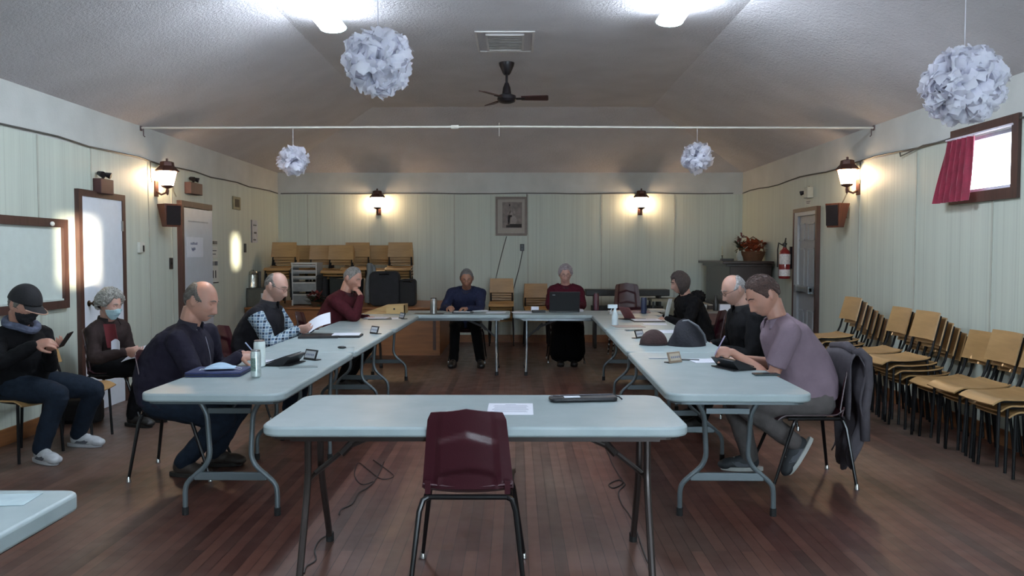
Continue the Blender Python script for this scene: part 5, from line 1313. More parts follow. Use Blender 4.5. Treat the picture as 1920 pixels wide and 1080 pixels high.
# ------------------------------------------------------------------ things on the tables
PAPER = M('sheet_paper', 'c9ccd6', 0.8, var=0.03); BLKL = M('black_leatherette', '17171b', 0.45, var=0.1, bump=0.1); TXT = M('printed_text', '73778a', 0.8, var=0.0)
TP = TT + 0.001
def flat(name, u, v, wd, dp, rz, label, cat, m, h=0.004, z=TP, lines=0, rz_abs=None, group=None):
    p = atZ(u, v, z); o = V((p.x, p.y, z)); T = T_((0, 0, 0), rz)
    t = thing(name, label, cat, o, rz, group)
    MB().bb((-wd / 2, -dp / 2, 0), (wd / 2, dp / 2, h)).build('sheet' if lines or h < 0.006 else 'body', m, t, smooth=False)
    if lines:
        mb = MB(); rn = random.Random(int(u))
        for k in range(lines):
            y = dp / 2 * 0.75 - k * dp * 0.72 / max(1, lines); w2 = wd * (0.34 + 0.06 * rn.random()) if k else wd * 0.12
            mb.bb((-w2, y - 0.0022, h), (w2, y + 0.0022, h + 0.0004))
        mb.build('text_lines', TXT, t, smooth=False)
    return t
def plate(u, v, rz, label, dark=True, w_=0.13, hgt=0.075, tilt=0.35):
    p = atZ(u, v, TP); t = thing('name_plate', label, 'name plate', (p.x, p.y, TP), rz)
    mb = MB(); R = Euler((-tilt, 0, 0)).to_matrix()
    f = lambda a, b: [R @ V(q) for q in ()]
    T = T_((0, 0, 0), 0, -tilt)
    MB().bb((-w_ / 2, -0.004, 0), (w_ / 2, 0.004, hgt)).xf(T).build('plate', M('plate_black' if dark else 'plate_wood', '18181b' if dark else '8a7866', 0.4), t, smooth=False, bevel=0.002)
    MB().bb((-w_ / 2 + 0.012, -0.0055, 0.014), (w_ / 2 - 0.012, -0.004, hgt - 0.012)).xf(T).build('name_card', M('card_pale' if dark else 'card_tan', 'a9adb0' if dark else 'b3a795', 0.6), t, smooth=False)
    lt = MB()
    for k in range(5): lt.bb((-w_ / 2 + 0.022 + k * 0.018, -0.0062, 0.030), (-w_ / 2 + 0.034 + k * 0.018, -0.0055, 0.044))
    lt.xf(T).build('lettering', TXT, t, smooth=False)
    MB().bb((-w_ / 2, 0, 0), (w_ / 2, 0.05, 0.006)).build('foot', BLK, t, smooth=False)
    return t
# near left table
o = atZ(410, 701, TP); bf = thing('zip_binder', 'dark blue zip binder on the nearest left table', 'binder', (o.x, o.y, TP), 0.06)
MB().prism(rrect(0.33, 0.27, 0.02, 3), 0, 0.028).build('cover', M('blue_binder_cloth', '1b2650', 0.7, bump=0.2), bf, bevel=0.006)
MB().prism(rrect(0.334, 0.274, 0.022, 3), 0.011, 0.016).build('zip', BLK, bf)
mk_ = thing('face_mask', 'pale blue face mask lying crumpled on the dark blue binder', 'mask', (o.x + 0.02, o.y - 0.02, TP + 0.028), 0.2)
MB().grid(lambda u, v: V(((u - .5) * 0.17, (v - .5) * 0.10, 0.012 + 0.028 * math.sin(u * PI) * math.sin(v * PI) + 0.006 * math.sin(v * 16))), 14, 12, 0.002).build('fabric', M('mask_blue_fabric', 'a5bcd2', 0.8), mk_)
for s in (-1, 1): MB().tube([(s * 0.08, -0.04, 0.012), (s * 0.12, -0.03, 0.004), (s * 0.12, 0.03, 0.004), (s * 0.08, 0.04, 0.012)], 0.0015, 5).build('ear_loop', PAPER, mk_)
def can(u, v, r, h, label, cat, name, m, lid=None, mark=None):
    p = atZ(u, v, TP); t = thing(name, label, cat, (p.x, p.y, TP))
    MB().lathe([(r * 0.8, 0), (r, 0.008), (r, h - 0.012), (r * 0.86, h), (0, h)], (0, 0, 0), 24).build('body', m, t)
    if lid: MB().lathe([(r * 0.88, h), (r * 0.9, h + 0.006), (r * 0.8, h + 0.008), (0, h + 0.004)], (0, 0, 0), 24).build('lid', lid, t)
    if mark:
        MB().grid(lambda a, b: V((math.sin(-0.9 + a * 1.2) * (r + .0006), -math.cos(-0.9 + a * 1.2) * (r + .0006), h * (0.25 + 0.5 * b))), 8, 2, 0.0005).build('printed_mark', mark, t)
    return t
CANM = M('can_pale_green_silver', 'b4bdbb', 0.3, metal=0.4, var=0.2, scale=40)
can(480, 707, 0.030, 0.155, 'tall silver drink can at the front beside the dark blue binder', 'can', 'drink_can', CANM, CHR, M('can_mark', '5c6e66', 0.5, var=0.6, scale=90))
can(487, 687, 0.037, 0.165, 'white tall cup standing behind the silver can', 'cup', 'paper_cup', M('cup_white', 'ccd6d4', 0.5), M('cup_rim_brown', '5d4a44', 0.5))
def prop_folder(u, v, rz, label, w_=0.26, d_=0.20, m=BLKL):
    p = atZ(u, v, TP); t = thing('tablet_case', label, 'tablet', (p.x, p.y, TP), rz)
    MB().bb((-w_ / 2, -d_ / 2, 0), (w_ / 2, d_ / 2, 0.006)).build('cover', m, t, smooth=False, bevel=0.002)
    MB().prism([(-d_ / 2 + 0.01, 0.006), (d_ / 2 - 0.02, 0.065), (d_ / 2 + 0.005, 0.062), (d_ / 2 - 0.045, 0.006)], -w_ / 2, w_ / 2, Matrix(((0, 0, 1, 0), (1, 0, 0, 0), (0, 1, 0, 0), (0, 0, 0, 1)))).build('stand', m, t, smooth=False, bevel=0.002)
    R = T_((0, -d_ / 2 + 0.012, 0.010), 0, math.atan2(0.059, d_ - 0.03))
    MB().bb((-w_ / 2 + 0.012, 0.005, 0), (w_ / 2 - 0.012, d_ - 0.03, 0.005)).xf(R).build('screen', M('tablet_glass', '20242c', 0.15, var=0.0), t, smooth=False)
    return t
prop_folder(532, 682, PI / 2 + PI - 0.15, 'black folded tablet case in front of the man in the navy jacket')
flat('paper_sheet', 500, 680, 0.20, 0.26, 0.15, 'white papers next to the black tablet case, near left table', 'paper', PAPER, 0.003, lines=5)
flat('plastic_sleeve', 560, 688, 0.24, 0.10, 0.25, 'thin translucent grey sleeve lying beside the left tablet case', 'sleeve', M('grey_sleeve', '7b8687', 0.3), 0.002)
plate(580, 675, -PI / 2 + 0.9, 'black framed name plate leaning on the nearest left table')
# pen in the hand of the navy man
pp = m1.wri[1] + V((0.09, 0.02, 0.03)); tag(MB().tube([pp + V((-0.05, -0.01, 0.06)), pp + V((0.03, 0.01, -0.045))], 0.0045, 8).build('pen', M('pale_pen', '9aa3c0', 0.4), None, origin=pp), 'pen held by the man in the navy jacket', 'pen')
# computer mouse like puck with thin cord
p = atZ(641, 653, TP); ms = thing('microphone_puck', 'small black device with a thin cord on the middle left table', 'device', (p.x, p.y, TP))
MB().ell((0, 0, 0.008), (0.035, 0.02, 0.010)).build('body', BLK, ms)
q = atZ(662, 661, TP) - p; MB().tube([(0.03, 0, 0.004), (0.09, 0.04, 0.004), (q.x, q.y + 0.02, 0.004), (q.x + 0.03, q.y - 0.10, 0.003)], 0.0025, 5).build('cord', M('pale_cord', '9a9f9f', 0.6), ms)
# middle left table
flat('binder', 600, 632, 0.34, 0.26, 0.10, 'open black binder in front of the man in plaid', 'binder', BLKL, 0.018)
flat('binder', 648, 631, 0.28, 0.24, 0.05, 'second black binder under the white sheets, middle left table', 'binder', BLKL, 0.014)
flat('paper_sheet', 650, 627, 0.24, 0.22, 0.1, 'white sheets on the second black binder, middle left table', 'paper', PAPER, 0.004, z=TP + 0.015)
plate(700, 626, -PI / 2 + 0.75, 'black framed name plate on the far left table', w_=0.12)
pc = (m4.wri[0] + m4.wri[1]) / 2 + V((0.14, -0.02, 0.055)); hp = thing('held_paper', 'white paper held up by the man in plaid', 'paper', pc, rot=(0.32, -0.42, 0.1))
MB().grid(lambda u, v: V(((u - .5) * 0.21, (v - .5) * 0.28, 0.015 * math.sin(u * PI))), 8, 8, 0.0012).build('sheet', PAPER, hp)
# far left corner
flat('clipboard', 712, 598, 0.26, 0.22, 0.2, 'black clipboard beside the hand of the man in maroon', 'clipboard', BLKL, 0.008)
flat('paper_sheet', 706, 596, 0.26, 0.20, -0.1, 'white papers under the hand of the man in maroon', 'paper', PAPER, 0.003, z=TP + 0.009, lines=4)
plate(752, 598, -PI / 2 + 0.6, 'small dark name plate at the far left corner of the square', w_=0.12)
flat('paper_sheet', 735, 597, 0.20, 0.20, 0.3, 'white paper beside the far left name plate', 'paper', PAPER, 0.003)
# wooden tray
p = atZ(722, 588, TP); wt = thing('wooden_tray', 'pale wooden tray standing on the far left corner of the tables', 'tray', (p.x, p.y + 0.1, TP), 0.0)
TRW = wood('tray_wood', 'a08458', 'b89a68', 0.6, 'x')
w2, d2_ = 0.50, 0.30
MB().bb((-w2 / 2, -d2_ / 2, 0), (w2 / 2, d2_ / 2, 0.012)).build('bottom', TRW, wt, smooth=False)
MB().bb((0.02, -d2_ / 2, 0.012), (w2 / 2, -d2_ / 2 + 0.012, 0.11)).build('front_panel', TRW, wt, smooth=False)
MB().bb((w2 / 2 - 0.012, -d2_ / 2, 0.012), (w2 / 2, d2_ / 2, 0.11)).build('side_panel', TRW, wt, smooth=False)
MB().prism([(-w2 / 2, 0.012), (w2 / 2, 0.012), (w2 / 2, 0.11), (0.0, 0.10)], -d2_ / 2, -d2_ / 2 + 0.012, Matrix(((1, 0, 0, 0), (0, 0, -1, d2_ / 2 - d2_ / 2), (0, 1, 0, 0), (0, 0, 0, 1)))).build('divider', TRW, wt, smooth=False)
MB().lathe([(0.0, -d2_ / 2 - 0.003), (0.012, -d2_ / 2 - 0.001), (0.012, -d2_ / 2)], (0.12, 0, 0.06), 10, (0, 1, 0)).build('finger_hole', BLK, wt)
# far table
can(813, 589, 0.042, 0.19, 'steel travel mug with black lid on the far table', 'mug', 'travel_mug', M('brushed_steel', '8b8a88', 0.3, metal=0.9), BLK)
flat('binder', 805, 588, 0.36, 0.22, 0.0, 'flat black binder under the steel travel mug', 'binder', BLKL, 0.0008)
flat('notebook', 868, 587, 0.26, 0.16, 0.0, 'open dark notebook in front of the man in dark blue', 'notebook', BLKL, 0.014)
flat('paper_sheet', 866, 585, 0.20, 0.12, 0.0, 'white page on the dark notebook at the far table', 'paper', PAPER, 0.003, z=TP + 0.0155)
flat('paper_sheet', 900, 583, 0.20, 0.2, 0.1, 'white papers right of the dark notebook', 'paper', PAPER, 0.006)
flat('paper_sheet', 930, 586, 0.24, 0.2, -0.05, 'loose white papers near the joint of the far tables', 'paper', PAPER, 0.004)
flat('paper_sheet', 978, 586, 0.24, 0.2, 0.08, 'white papers right of the far table joint', 'paper', PAPER, 0.005)
flat('sunglasses_case', 1010, 586, 0.16, 0.08, 0.2, 'small dark case left of the black laptop', 'case', BLKL, 0.03)
flat('tissue_pack', 1003, 582, 0.10, 0.07, 0.0, 'small pale packet behind the dark case', 'packet', PAPER, 0.05)
# laptop, screen towards the woman
p = atY(1059, 584, 10.12); lp = thing('laptop', 'open black laptop, its lid towards the camera', 'laptop', (p.x, 10.18, TP)); LB = M('laptop_lid_black', '101114', 0.4, var=0.05)
MB().bb((-0.19, 0, 0), (0.19, 0.26, 0.02)).build('base', LB, lp, smooth=False, bevel=0.003)
Tl = T_((0, 0.0, 0.018), 0, 0.22)
lid = MB().bb((-0.19, -0.010, 0), (0.19, 0.0, 0.25)).xf(Tl).build('lid', LB, lp, smooth=False, bevel=0.003)
MB().bb((-0.175, 0.0, 0.012), (0.175, 0.002, 0.238)).xf(Tl).build('screen', emitter('laptop_screen', (0.72, 0.70, 1.0), 3.0), lid, smooth=False)
MB().bb((-0.155, -0.0115, 0.205), (-0.12, -0.010, 0.213)).xf(Tl).build('badge', M('badge_grey', '8f9296', 0.3), lid, smooth=False)
flat('mouse', 1088, 584, 0.06, 0.10, 0.1, 'pale computer mouse at the right side of the laptop', 'mouse', M('mouse_grey', '9b9b9b', 0.4), 0.03)
# far right corner
p = atZ(1118, 582, TP)
can(1118, 582, 0.035, 0.22, 'slim dark red bottle right of the laptop', 'bottle', 'water_bottle', M('red_bottle', '46202a', 0.4), BLK)
flat('tub', 1158, 588, 0.22, 0.20, 0.0, 'white shallow tub at the far right corner of the square', 'tub', M('tub_white', 'b4b4b4', 0.5), 0.035)
p = atZ(1153, 610, TP); sb = thing('spray_bottle', 'white spray bottle standing on the far right table', 'bottle', (p.x, p.y, TP))
BW = M('bottle_white', 'b9c6cb', 0.4)
MB().lathe([(0.030, 0), (0.034, 0.006), (0.032, 0.10), (0.016, 0.145), (0.014, 0.165), (0.0, 0.166)], (0, 0, 0), 18).build('body', BW, sb)
MB().bb((-0.075, -0.014, 0.175), (0.025, 0.014, 0.215)).bb((-0.012, -0.012, 0.160), (0.012, 0.012, 0.18)).build('nozzle', BW, sb, smooth=False, bevel=0.005)
MB().tube([(-0.03, 0, 0.175), (-0.045, 0, 0.15), (-0.038, 0, 0.13)], 0.005, 6).build('trigger', BW, sb)
p = atZ(1182, 598, TP); lr = thing('clipboard', 'red edged clipboard leaning open at the far right corner', 'clipboard', (p.x, p.y, TP), 0.5)
MB().bb((-0.14, -0.1, 0), (0.14, 0.1, 0.006)).build('board', BLKL, lr, smooth=False)
MB().bb((-0.008, -0.1, 0), (0.0, 0.1, 0.16)).xf(T_((0, 0, 0.004), 0, 0, -0.6)).build('raised_cover', M('faded_red_cover', '7a4a4c', 0.6), lr, smooth=False)
flat('paper_stack', 1190, 586, 0.34, 0.24, 0.1, 'untidy pinkish papers behind the red edged clipboard', 'papers', M('pinkish_paper', '8f7672', 0.8, var=0.25, scale=30), 0.02)
can(1207, 588, 0.035, 0.20, 'dark blue bottle in front of the woman in the puffer jacket', 'bottle', 'water_bottle', M('blue_bottle', '1d2a48', 0.35), None)
flat('plate_tub', 1230, 584, 0.20, 0.18, 0.0, 'pale round edged container behind the dark blue bottle', 'container', M('tub_cream', 'a8a69e', 0.5), 0.03)
flat('binder', 1214, 602, 0.34, 0.26, 0.05, 'black binder with white pages under the hands of the woman in black', 'binder', BLKL, 0.008)
flat('paper_sheet', 1212, 600, 0.30, 0.22, 0.05, 'open white pages on the black binder, far right table', 'paper', PAPER, 0.004, z=TP + 0.009, lines=5)
flat('paper_sheet', 1228, 608, 0.24, 0.18, -0.1, 'bright white sheet in front of the black binder, far right table', 'paper', PAPER, 0.003)
flat('manila_folder', 1178, 612, 0.30, 0.24, 0.1, 'buff folder lying right of the spray bottle', 'folder', M('buff_folder', '9a8c84', 0.8), 0.003)
flat('phone', 1186, 620, 0.14, 0.07, 0.1, 'small bright reflective phone left of the dark name plate', 'phone', M('glossy_glass', '8f9a9c', 0.08, metal=0.6), 0.008)
plate(1201, 634, PI / 2 - 0.7, 'small dark name plate left of the brown cap')
flat('paper_sheet', 1258, 622, 0.22, 0.28, 0.1, 'white sheet lying behind the brown cap', 'paper', PAPER, 0.003, lines=4)
# caps / bags on the right table
p = atZ(1228, 648, TP); cp = thing('cap', 'brown and black knitted cap lying on the middle right table', 'cap', (p.x, p.y + 0.06, TP), 0.1)
MB().ell((0, 0, 0.0), (0.115, 0.09, 0.125), None, 26, 18).build('crown', M('cap_brown', '33201f', 0.9, var=0.3, bump=0.4), cp)
for q in (1,): 
    mb = MB(); mb.v = [V((v_.x, v_.y, max(v_.z, 0))) for v_ in MB().ell((0, 0, 0.0), (0.119, 0.094, 0.03), None, 26, 12).v]; mb.f = MB().ell((0, 0, 0), (1, 1, 1), None, 26, 12).f
    mb.build('band', M('cap_black', '141417', 0.9), cp)
mb = MB(); e_ = MB().ell((0, 0, 0.0), (0.115, 0.09, 0.125), None, 26, 18)
for ch in cp.children:
    if ch.name.startswith('crown'):
        for v_ in ch.data.vertices:
            if v_.co.z < 0: v_.co.z = 0
p = atZ(1292, 650, TP); bg = thing('soft_bag', 'black soft bag with a grey strap next to the brown cap', 'bag', (p.x, p.y + 0.08, TP), 0.05)
def lump(u, v):
    a = u * 2 * PI; h = v
    r = (1 - h) ** 0.55
    k_ = 0.155 * r + 0.012 * math.sin(3 * a + 5 * h)
    return V((k_ * math.cos(a) * (1.0) + 0.0 - 0.02 * h, k_ * 0.7 * math.sin(a), 0.215 * (h ** 0.9)))
MB().grid(lump, 40, 14).build('body', M('bag_black', '15151e', 0.85, var=0.3, bump=0.4, bscale=60), bg, angle=180)
MB().tube([(0.14, -0.05, 0.03), (0.12, -0.07, 0.09), (0.07, -0.06, 0.16), (0.0, -0.03, 0.205), (-0.06, 0.0, 0.19)], 0.009, 8).build('strap', M('grey_strap', '5f6066', 0.7), bg)
# near right table
plate(1267, 680, PI / 2 - 0.95, 'tan framed name plate on the nearest right table', dark=False, w_=0.12)
flat('pen_case', 1243, 672, 0.20, 0.035, 0.05, 'thin pale ruler like strip behind the tan name plate', 'ruler', M('pale_strip', 'a5acb4', 0.4), 0.006)
tag(MB().tube([(0, 0, 0), (0.14, 0.01, 0)], 0.005, 8).xf(T_(atZ(1272, 674, TP + 0.006), -0.25)).build('pen', BLK), 'black pen behind the tan name plate', 'pen')
flat('paper_sheet', 1325, 677, 0.22, 0.20, 0.1, 'white notepaper under the writing hand, nearest right table', 'paper', PAPER, 0.004, lines=4)
prop_folder(1378, 690, PI / 2 + 0.35, 'black tablet case propped in front of the person in the mauve polo', 0.24, 0.2)
flat('phone', 1436, 703, 0.15, 0.075, 0.02, 'dark mobile phone lying near the edge of the nearest right table', 'phone', M('phone_dark', '1d2a2c', 0.2), 0.009)
pp = m10.wri[0] + V((-0.09, 0.0, 0.03)); tag(MB().tube([pp + V((0.045, 0.0, 0.075)), pp + V((-0.02, 0.0, -0.05))], 0.0045, 8).build('pen', M('pen_mauve', '8a7d96', 0.4), None, origin=pp), 'pen in the hand of the person in the mauve polo', 'pen')
# front table
flat('paper_sheet', 957, 767, 0.215, 0.28, -0.01, 'printed white page on the front table', 'paper', PAPER, 0.0015, lines=9)
p = atZ(1093, 751, TP); pc_ = thing('pouch', 'long black pouch with a white tag on the front table', 'pouch', (p.x, p.y, TP), 0.12)
MB().prism(rrect(0.34, 0.10, 0.025, 3), 0, 0.022).build('body', M('pouch_black', '131318', 0.5, var=0.2, bump=0.3, bscale=40), pc_, bevel=0.008)
MB().bb((-0.1, -0.035, 0.022), (-0.02, -0.005, 0.026)).build('white_tag', PAPER, pc_, smooth=False)
MB().tube([(-0.15, 0.02, 0.024), (0.15, 0.028, 0.024), (0.19, 0.02, 0.012), (0.2, 0.0, 0.003)], 0.004, 6).build('zip_pull', M('zip_grey', '3b3b40', 0.4, metal=0.6), pc_)
p_pap = atZ(40, 935, TT); flat('plastic_sheet', -10, 938, 0.22, 0.12, 0.1, 'clear plastic sheet on the bottom left table', 'sheet', M('clear_sheet', 'a2b4bb', 0.15), 0.0012)
# phone in the hand of the cap man, papers in the woman's
pp = m2.wri[0] + V((0.13, -0.02, 0.07)); ph = thing('mobile_phone', 'black mobile phone held by the person in the black cap', 'phone', pp, rot=(0.2, -0.9, -0.2))
MB().bb((-0.066, -0.033, -0.004), (0.066, 0.033, 0.004)).build('body', BLK, ph, smooth=False, bevel=0.003)
MB().bb((-0.062, -0.029, 0.004), (0.062, 0.029, 0.0046)).build('screen', M('phone_screen', '30353d', 0.15), ph, smooth=False)
pp = m3.wri[0] + V((0.12, -0.05, 0.02)); pq = thing('held_papers', 'white papers in the hands of the masked person by the door', 'papers', pp, rot=(0.35, -0.2, -0.2))
MB().grid(lambda u, v: V(((u - .5) * 0.22, (v - .5) * 0.26, 0.012 * math.sin(u * PI))), 6, 6, 0.004).build('sheets', PAPER, pq)
# red shirt front with white print of the masked woman
MB().grid(lambda u, v: atY(207, 612, 6.74) + V((-0.055 + 0.10 * u + 0.03 * v, -0.01 + 0.02 * math.sin(u * 3) , -0.20 * v + 0.02)), 6, 8, 0.004).build('red_shirt', M('red_shirt_cloth', '5e1c22', 0.9), m3.bo, origin=m3.o)
MB().grid(lambda u, v: atY(212, 640, 6.70) + V((-0.01 + 0.07 * u, 0.01 * math.sin(u * 3) - 0.012, -0.09 * v + 0.02 * math.sin(u * PI))), 6, 6, 0.003).build('white_print', PAPER, m3.bo, origin=m3.o)
# cap of the man on the left and scarf
H = m2.H; HS = m2.HS
CAPB = M('cap_black_twill', '17161a', 0.85, bump=0.2)
m2.shell('cap', lambda d: d.z > 0.22 + 0.10 * d.y, lambda d: 0.016 + 0.012 * max(0, d.z), 0.006, CAPB, 0.0, 5)
def brim(u, v):
    a = (u - 0.5) * 2.0; r = 0.100 + 0.075 * v * math.cos(a * 0.75)
    return H(V((math.sin(a) * (0.078 + 0.006 * v), math.cos(a) * r + 0.012 * v, 0.040 - 0.016 * v - 0.012 * math.sin(a) ** 2 * v)) * HS)
MB().grid(brim, 16, 6, 0.003).build('cap_brim', CAPB, m2.bo, origin=m2.o)
MB().tube([brim(k / 16, 1.0) for k in range(17)], 0.0045, 6).build('brim_edge', M('brim_tan', 'a98672', 0.7), m2.bo, origin=m2.o)
c = m2.top_pt.lerp(H((0, 0, -0.08)), 0.45); ring = []
for k in range(20):
    a = 2 * PI * k / 20; ring.append(c + m2.right * math.cos(a) * 0.098 + m2.fwd * (math.sin(a) * 0.098 + 0.01) + V((0, 0, -0.02 - 0.035 * math.sin(a) + 0.008 * math.sin(3 * a))))
sc_ = MB().tube(ring, 0.027, 10, closed=True); ob = sc_.build('scarf', M('blue_grey_scarf', '4d5366', 0.9, var=0.5, scale=25, bump=0.3), m2.bo, origin=m2.o)
# ------------------------------------------------------------------ platform things
def onplat(u, y): return atY(u, 570, y).x
# drawer tower
x0 = onplat(545, 12.0); x1 = onplat(587, 12.0); hh = 0.62
dt = thing('drawer_tower', 'white plastic drawer tower with translucent drawers on the platform', 'drawer tower', ((x0 + x1) / 2, 12.15, PZ)); do = dt.location.copy(); WP = M('tower_white', 'a9a9a7', 0.5, var=0.04); TR = M('drawer_translucent', '6f7375', 0.3, var=0.15)
w_ = x1 - x0 + 0.05
MB().bb((-w_ / 2, 0, 0), (-w_ / 2 + 0.02, 0.36, hh)).build('side_panel', WP, dt, smooth=False); MB().bb((w_ / 2 - 0.02, 0, 0), (w_ / 2, 0.36, hh)).build('side_panel', WP, dt, smooth=False)
MB().bb((-w_ / 2 - 0.005, -0.005, hh), (w_ / 2 + 0.005, 0.36, hh + 0.025)).build('top_panel', WP, dt, smooth=False)
zs = [0.0, 0.19, 0.37, 0.46, 0.55]; zt2 = [0.17, 0.35, 0.44, 0.53, 0.61]
for a_, b_ in zip(zs, zt2):
    dr = MB().bb((-w_ / 2 + 0.022, 0.0, a_ + 0.02), (w_ / 2 - 0.022, 0.34, b_)).build('drawer', TR, dt, smooth=False)
    MB().bb((-w_ / 2 + 0.02, -0.012, b_ - 0.018), (w_ / 2 - 0.02, 0.0, b_)).build('handle_lip', WP, dr, smooth=False)
# metal box and urn
x_ = onplat(461, 11.95) + 0.03
bx_ = thing('metal_box', 'dark steel box standing at the left end of the platform', 'box', (XL + 0.17, 11.95, PZ)); MB().bb((-0.15, -0.14, 0), (0.15, 0.14, 0.26)).build('case', M('dull_steel', '5e5f59', 0.4, metal=0.6), bx_, smooth=False, bevel=0.006)
MB().bb((-0.15, -0.145, 0.255), (0.155, 0.145, 0.275)).build('lid', M('dark_lid', '3c3b39', 0.5), bx_, smooth=False); MB().bb((0.06, -0.146, 0.06), (0.09, -0.14, 0.2)).build('gauge_strip', PAPER, bx_, smooth=False)
x_ = onplat(472, 12.0)
un = thing('coffee_urn', 'shiny metal coffee urn standing on the steel box', 'urn', (x_, 12.05, PZ + 0.276)); ST = M('urn_steel', 'a3a49d', 0.22, metal=0.95)
MB().lathe([(0.10, 0), (0.10, 0.02), (0.095, 0.03), (0.095, 0.19), (0.085, 0.20)], (0, 0, 0), 24).build('body', ST, un)
MB().lathe([(0.088, 0.20), (0.07, 0.235), (0.02, 0.25), (0.02, 0.262), (0.0, 0.265)], (0, 0, 0), 24).build('lid', ST, un)
MB().bb((0.085, -0.02, 0.0), (0.125, 0.02, 0.24)).build('handle', BLK, un, smooth=False, bevel=0.008)
# poinsettia
x_ = onplat(592, 11.85); pt = thing('poinsettia', 'red artificial flower arrangement with green leaves on the platform edge', 'flowers', (x_, 11.9, PZ))
MB().lathe([(0.07, 0), (0.09, 0.07), (0.08, 0.075), (0, 0.07)], (0, 0, 0), 16).build('pot', M('pot_brown', '46301f', 0.7), pt)
def leaves(n, r0, r1, L, W, seed, zb, zr, flat_=0.5):
    rn = random.Random(seed); mb = MB()
    for k in range(n):
        a = rn.uniform(0, 2 * PI); r = rn.uniform(r0, r1); b_ = V((r * math.cos(a), r * math.sin(a), zb + zr * rn.random()))
        d = V((math.cos(a + rn.uniform(-.8, .8)), math.sin(a + rn.uniform(-.8, .8)), rn.uniform(-0.3, 0.9) * flat_ * 2)).normalized(); x, y = frame_of(d); l = L * rn.uniform(.7, 1.2)
        mb.grid(lambda u, v: b_ + d * l * v + x * (u - .5) * W * math.sin(v * PI) ** 0.7 + y * 0.2 * l * v * v * -0.5, 2, 4)
    return mb
leaves(60, 0.0, 0.14, 0.10, 0.05, 3, 0.04, 0.10).build('green_leaves', M('leaf_green', '26331d', 0.7, var=0.3), pt, angle=180)
leaves(34, 0.0, 0.12, 0.09, 0.05, 5, 0.10, 0.09).build('red_petals', M('petal_red', '5f1a1a', 0.7, var=0.3), pt, angle=180)
# dark cases and grey coat
def soft_case(u, y, w_, h_, d_, label, m, z=PZ, name='instrument_case', cat='case'):
    x = atY(u, 500, y).x; t = thing(name, label, cat, (x, y, z))
    MB().prism(rrect(w_, h_, min(w_, h_) * 0.2, 4), -d_ / 2, d_ / 2, Matrix(((1, 0, 0, 0), (0, 0, 1, 0), (0, 1, 0, h_ / 2), (0, 0, 0, 1)))).build('shell', m, t, bevel=0.015)
    MB().tube([(-0.07, -d_ / 2, h_ * 0.9), (-0.05, -d_ / 2 - 0.03, h_ * 0.93), (0.05, -d_ / 2 - 0.03, h_ * 0.93), (0.07, -d_ / 2, h_ * 0.9)], 0.008, 6).build('handle', BLK, t)
    return t
DCS = M('case_dark_cloth', '1a1b1f', 0.85, var=0.2)
soft_case(722, 12.05, 0.44, 0.52, 0.18, 'large dark soft case leaning on the platform behind the man in maroon', DCS)
soft_case(765, 12.1, 0.24, 0.40, 0.2, 'smaller dark case at the right end of the platform', M('case_black2', '121214', 0.8))
soft_case(642, 12.25, 0.36, 0.50, 0.2, 'dark case hidden behind the man in maroon on the platform', M('case_dark_green', '1a201d', 0.8))
soft_case(604, 12.2, 0.16, 0.46, 0.14, 'narrow dark bag right of the white drawer tower', DCS)
x_ = atY(692, 500, 12.05).x; ct = thing('hanging_coat', 'pale grey garment hanging from the chair stack on the platform', 'garment', (x_, 12.15, PZ + 0.02))
MB().grid(lambda u, v: V(((u - .5) * (0.12 + 0.05 * v) + 0.01 * math.sin(v * 9), 0.02 * math.sin(u * 12 + v * 2), 0.62 - 0.60 * v - 0.04 * (2 * u - 1) ** 2 * (1 - v))), 16, 14, 0.02).build('cloth', M('grey_garment', '6b7071', 0.9, bump=0.2), ct, angle=180)
# ------------------------------------------------------------------ far wall right: piano, keyboards, side table
DW = wood('dark_piano_wood', '1d1210', '2b1a16', 0.35, 'y', 12, 0.3)
pno = thing('upright_piano', 'dark upright piano standing in the far right corner', 'piano', (3.4, 12.4, 0)); ppo = pno.location.copy()
MB().bb((3.10, 11.75, 0), (3.70, 13.2, 1.33)).build('case', DW, pno, origin=ppo, smooth=False, bevel=0.006)
MB().bb((2.98, 11.68, 1.33), (3.72, 13.26, 1.37)).bb((3.04, 11.72, 1.29), (3.71, 13.22, 1.33)).build('top_board', DW, pno, origin=ppo, smooth=False, bevel=0.006)
MB().bb((2.80, 11.78, 0.62), (3.10, 13.17, 0.72)).build('key_bed', DW, pno, origin=ppo, smooth=False)
MB().bb((2.82, 11.86, 0.72), (2.97, 13.09, 0.735)).build('white_keys', M('piano_keys', 'a9a59a', 0.4), pno, origin=ppo, smooth=False)
bk = MB()
for k in range(36):
    if k % 7 not in (2, 6): yy = 11.89 + k * 0.034; bk.bb((2.88, yy, 0.735), (2.97, yy + 0.014, 0.745))
bk.build('black_keys', BLK, pno, origin=ppo, smooth=False)
for yy in (11.8, 13.1): MB().bb((2.83, yy, 0), (2.88, yy + 0.05, 0.62)).build('leg', DW, pno, origin=ppo, smooth=False)
def onpiano(u, y): return min(atY(u, 485, y).x, 3.56)
# candle
x_ = onpiano(1354, 12.2); cn = thing('candlestick', 'white candle in a small dark holder on the piano', 'candle', (x_, 12.2, 1.371))
MB().lathe([(0.035, 0), (0.035, 0.008), (0.008, 0.015), (0.008, 0.07), (0.018, 0.08), (0.0, 0.082)], (0, 0, 0), 14).build('holder', M('holder_green_brown', '2e3020', 0.5), cn)
MB().lathe([(0.011, 0.075), (0.010, 0.22), (0.0, 0.222)], (0, 0, 0), 12).build('candle', M('candle_wax', 'b8b49a', 0.5), cn)
tag(MB().bb((-0.09, -0.05, 0), (0.09, 0.05, 0.035)).xf(T_((onpiano(1365, 12.05), 12.1, 1.371))).build('dark_book', BLK, smooth=False, bevel=0.003), 'small dark flat box beside the candle on the piano', 'box')
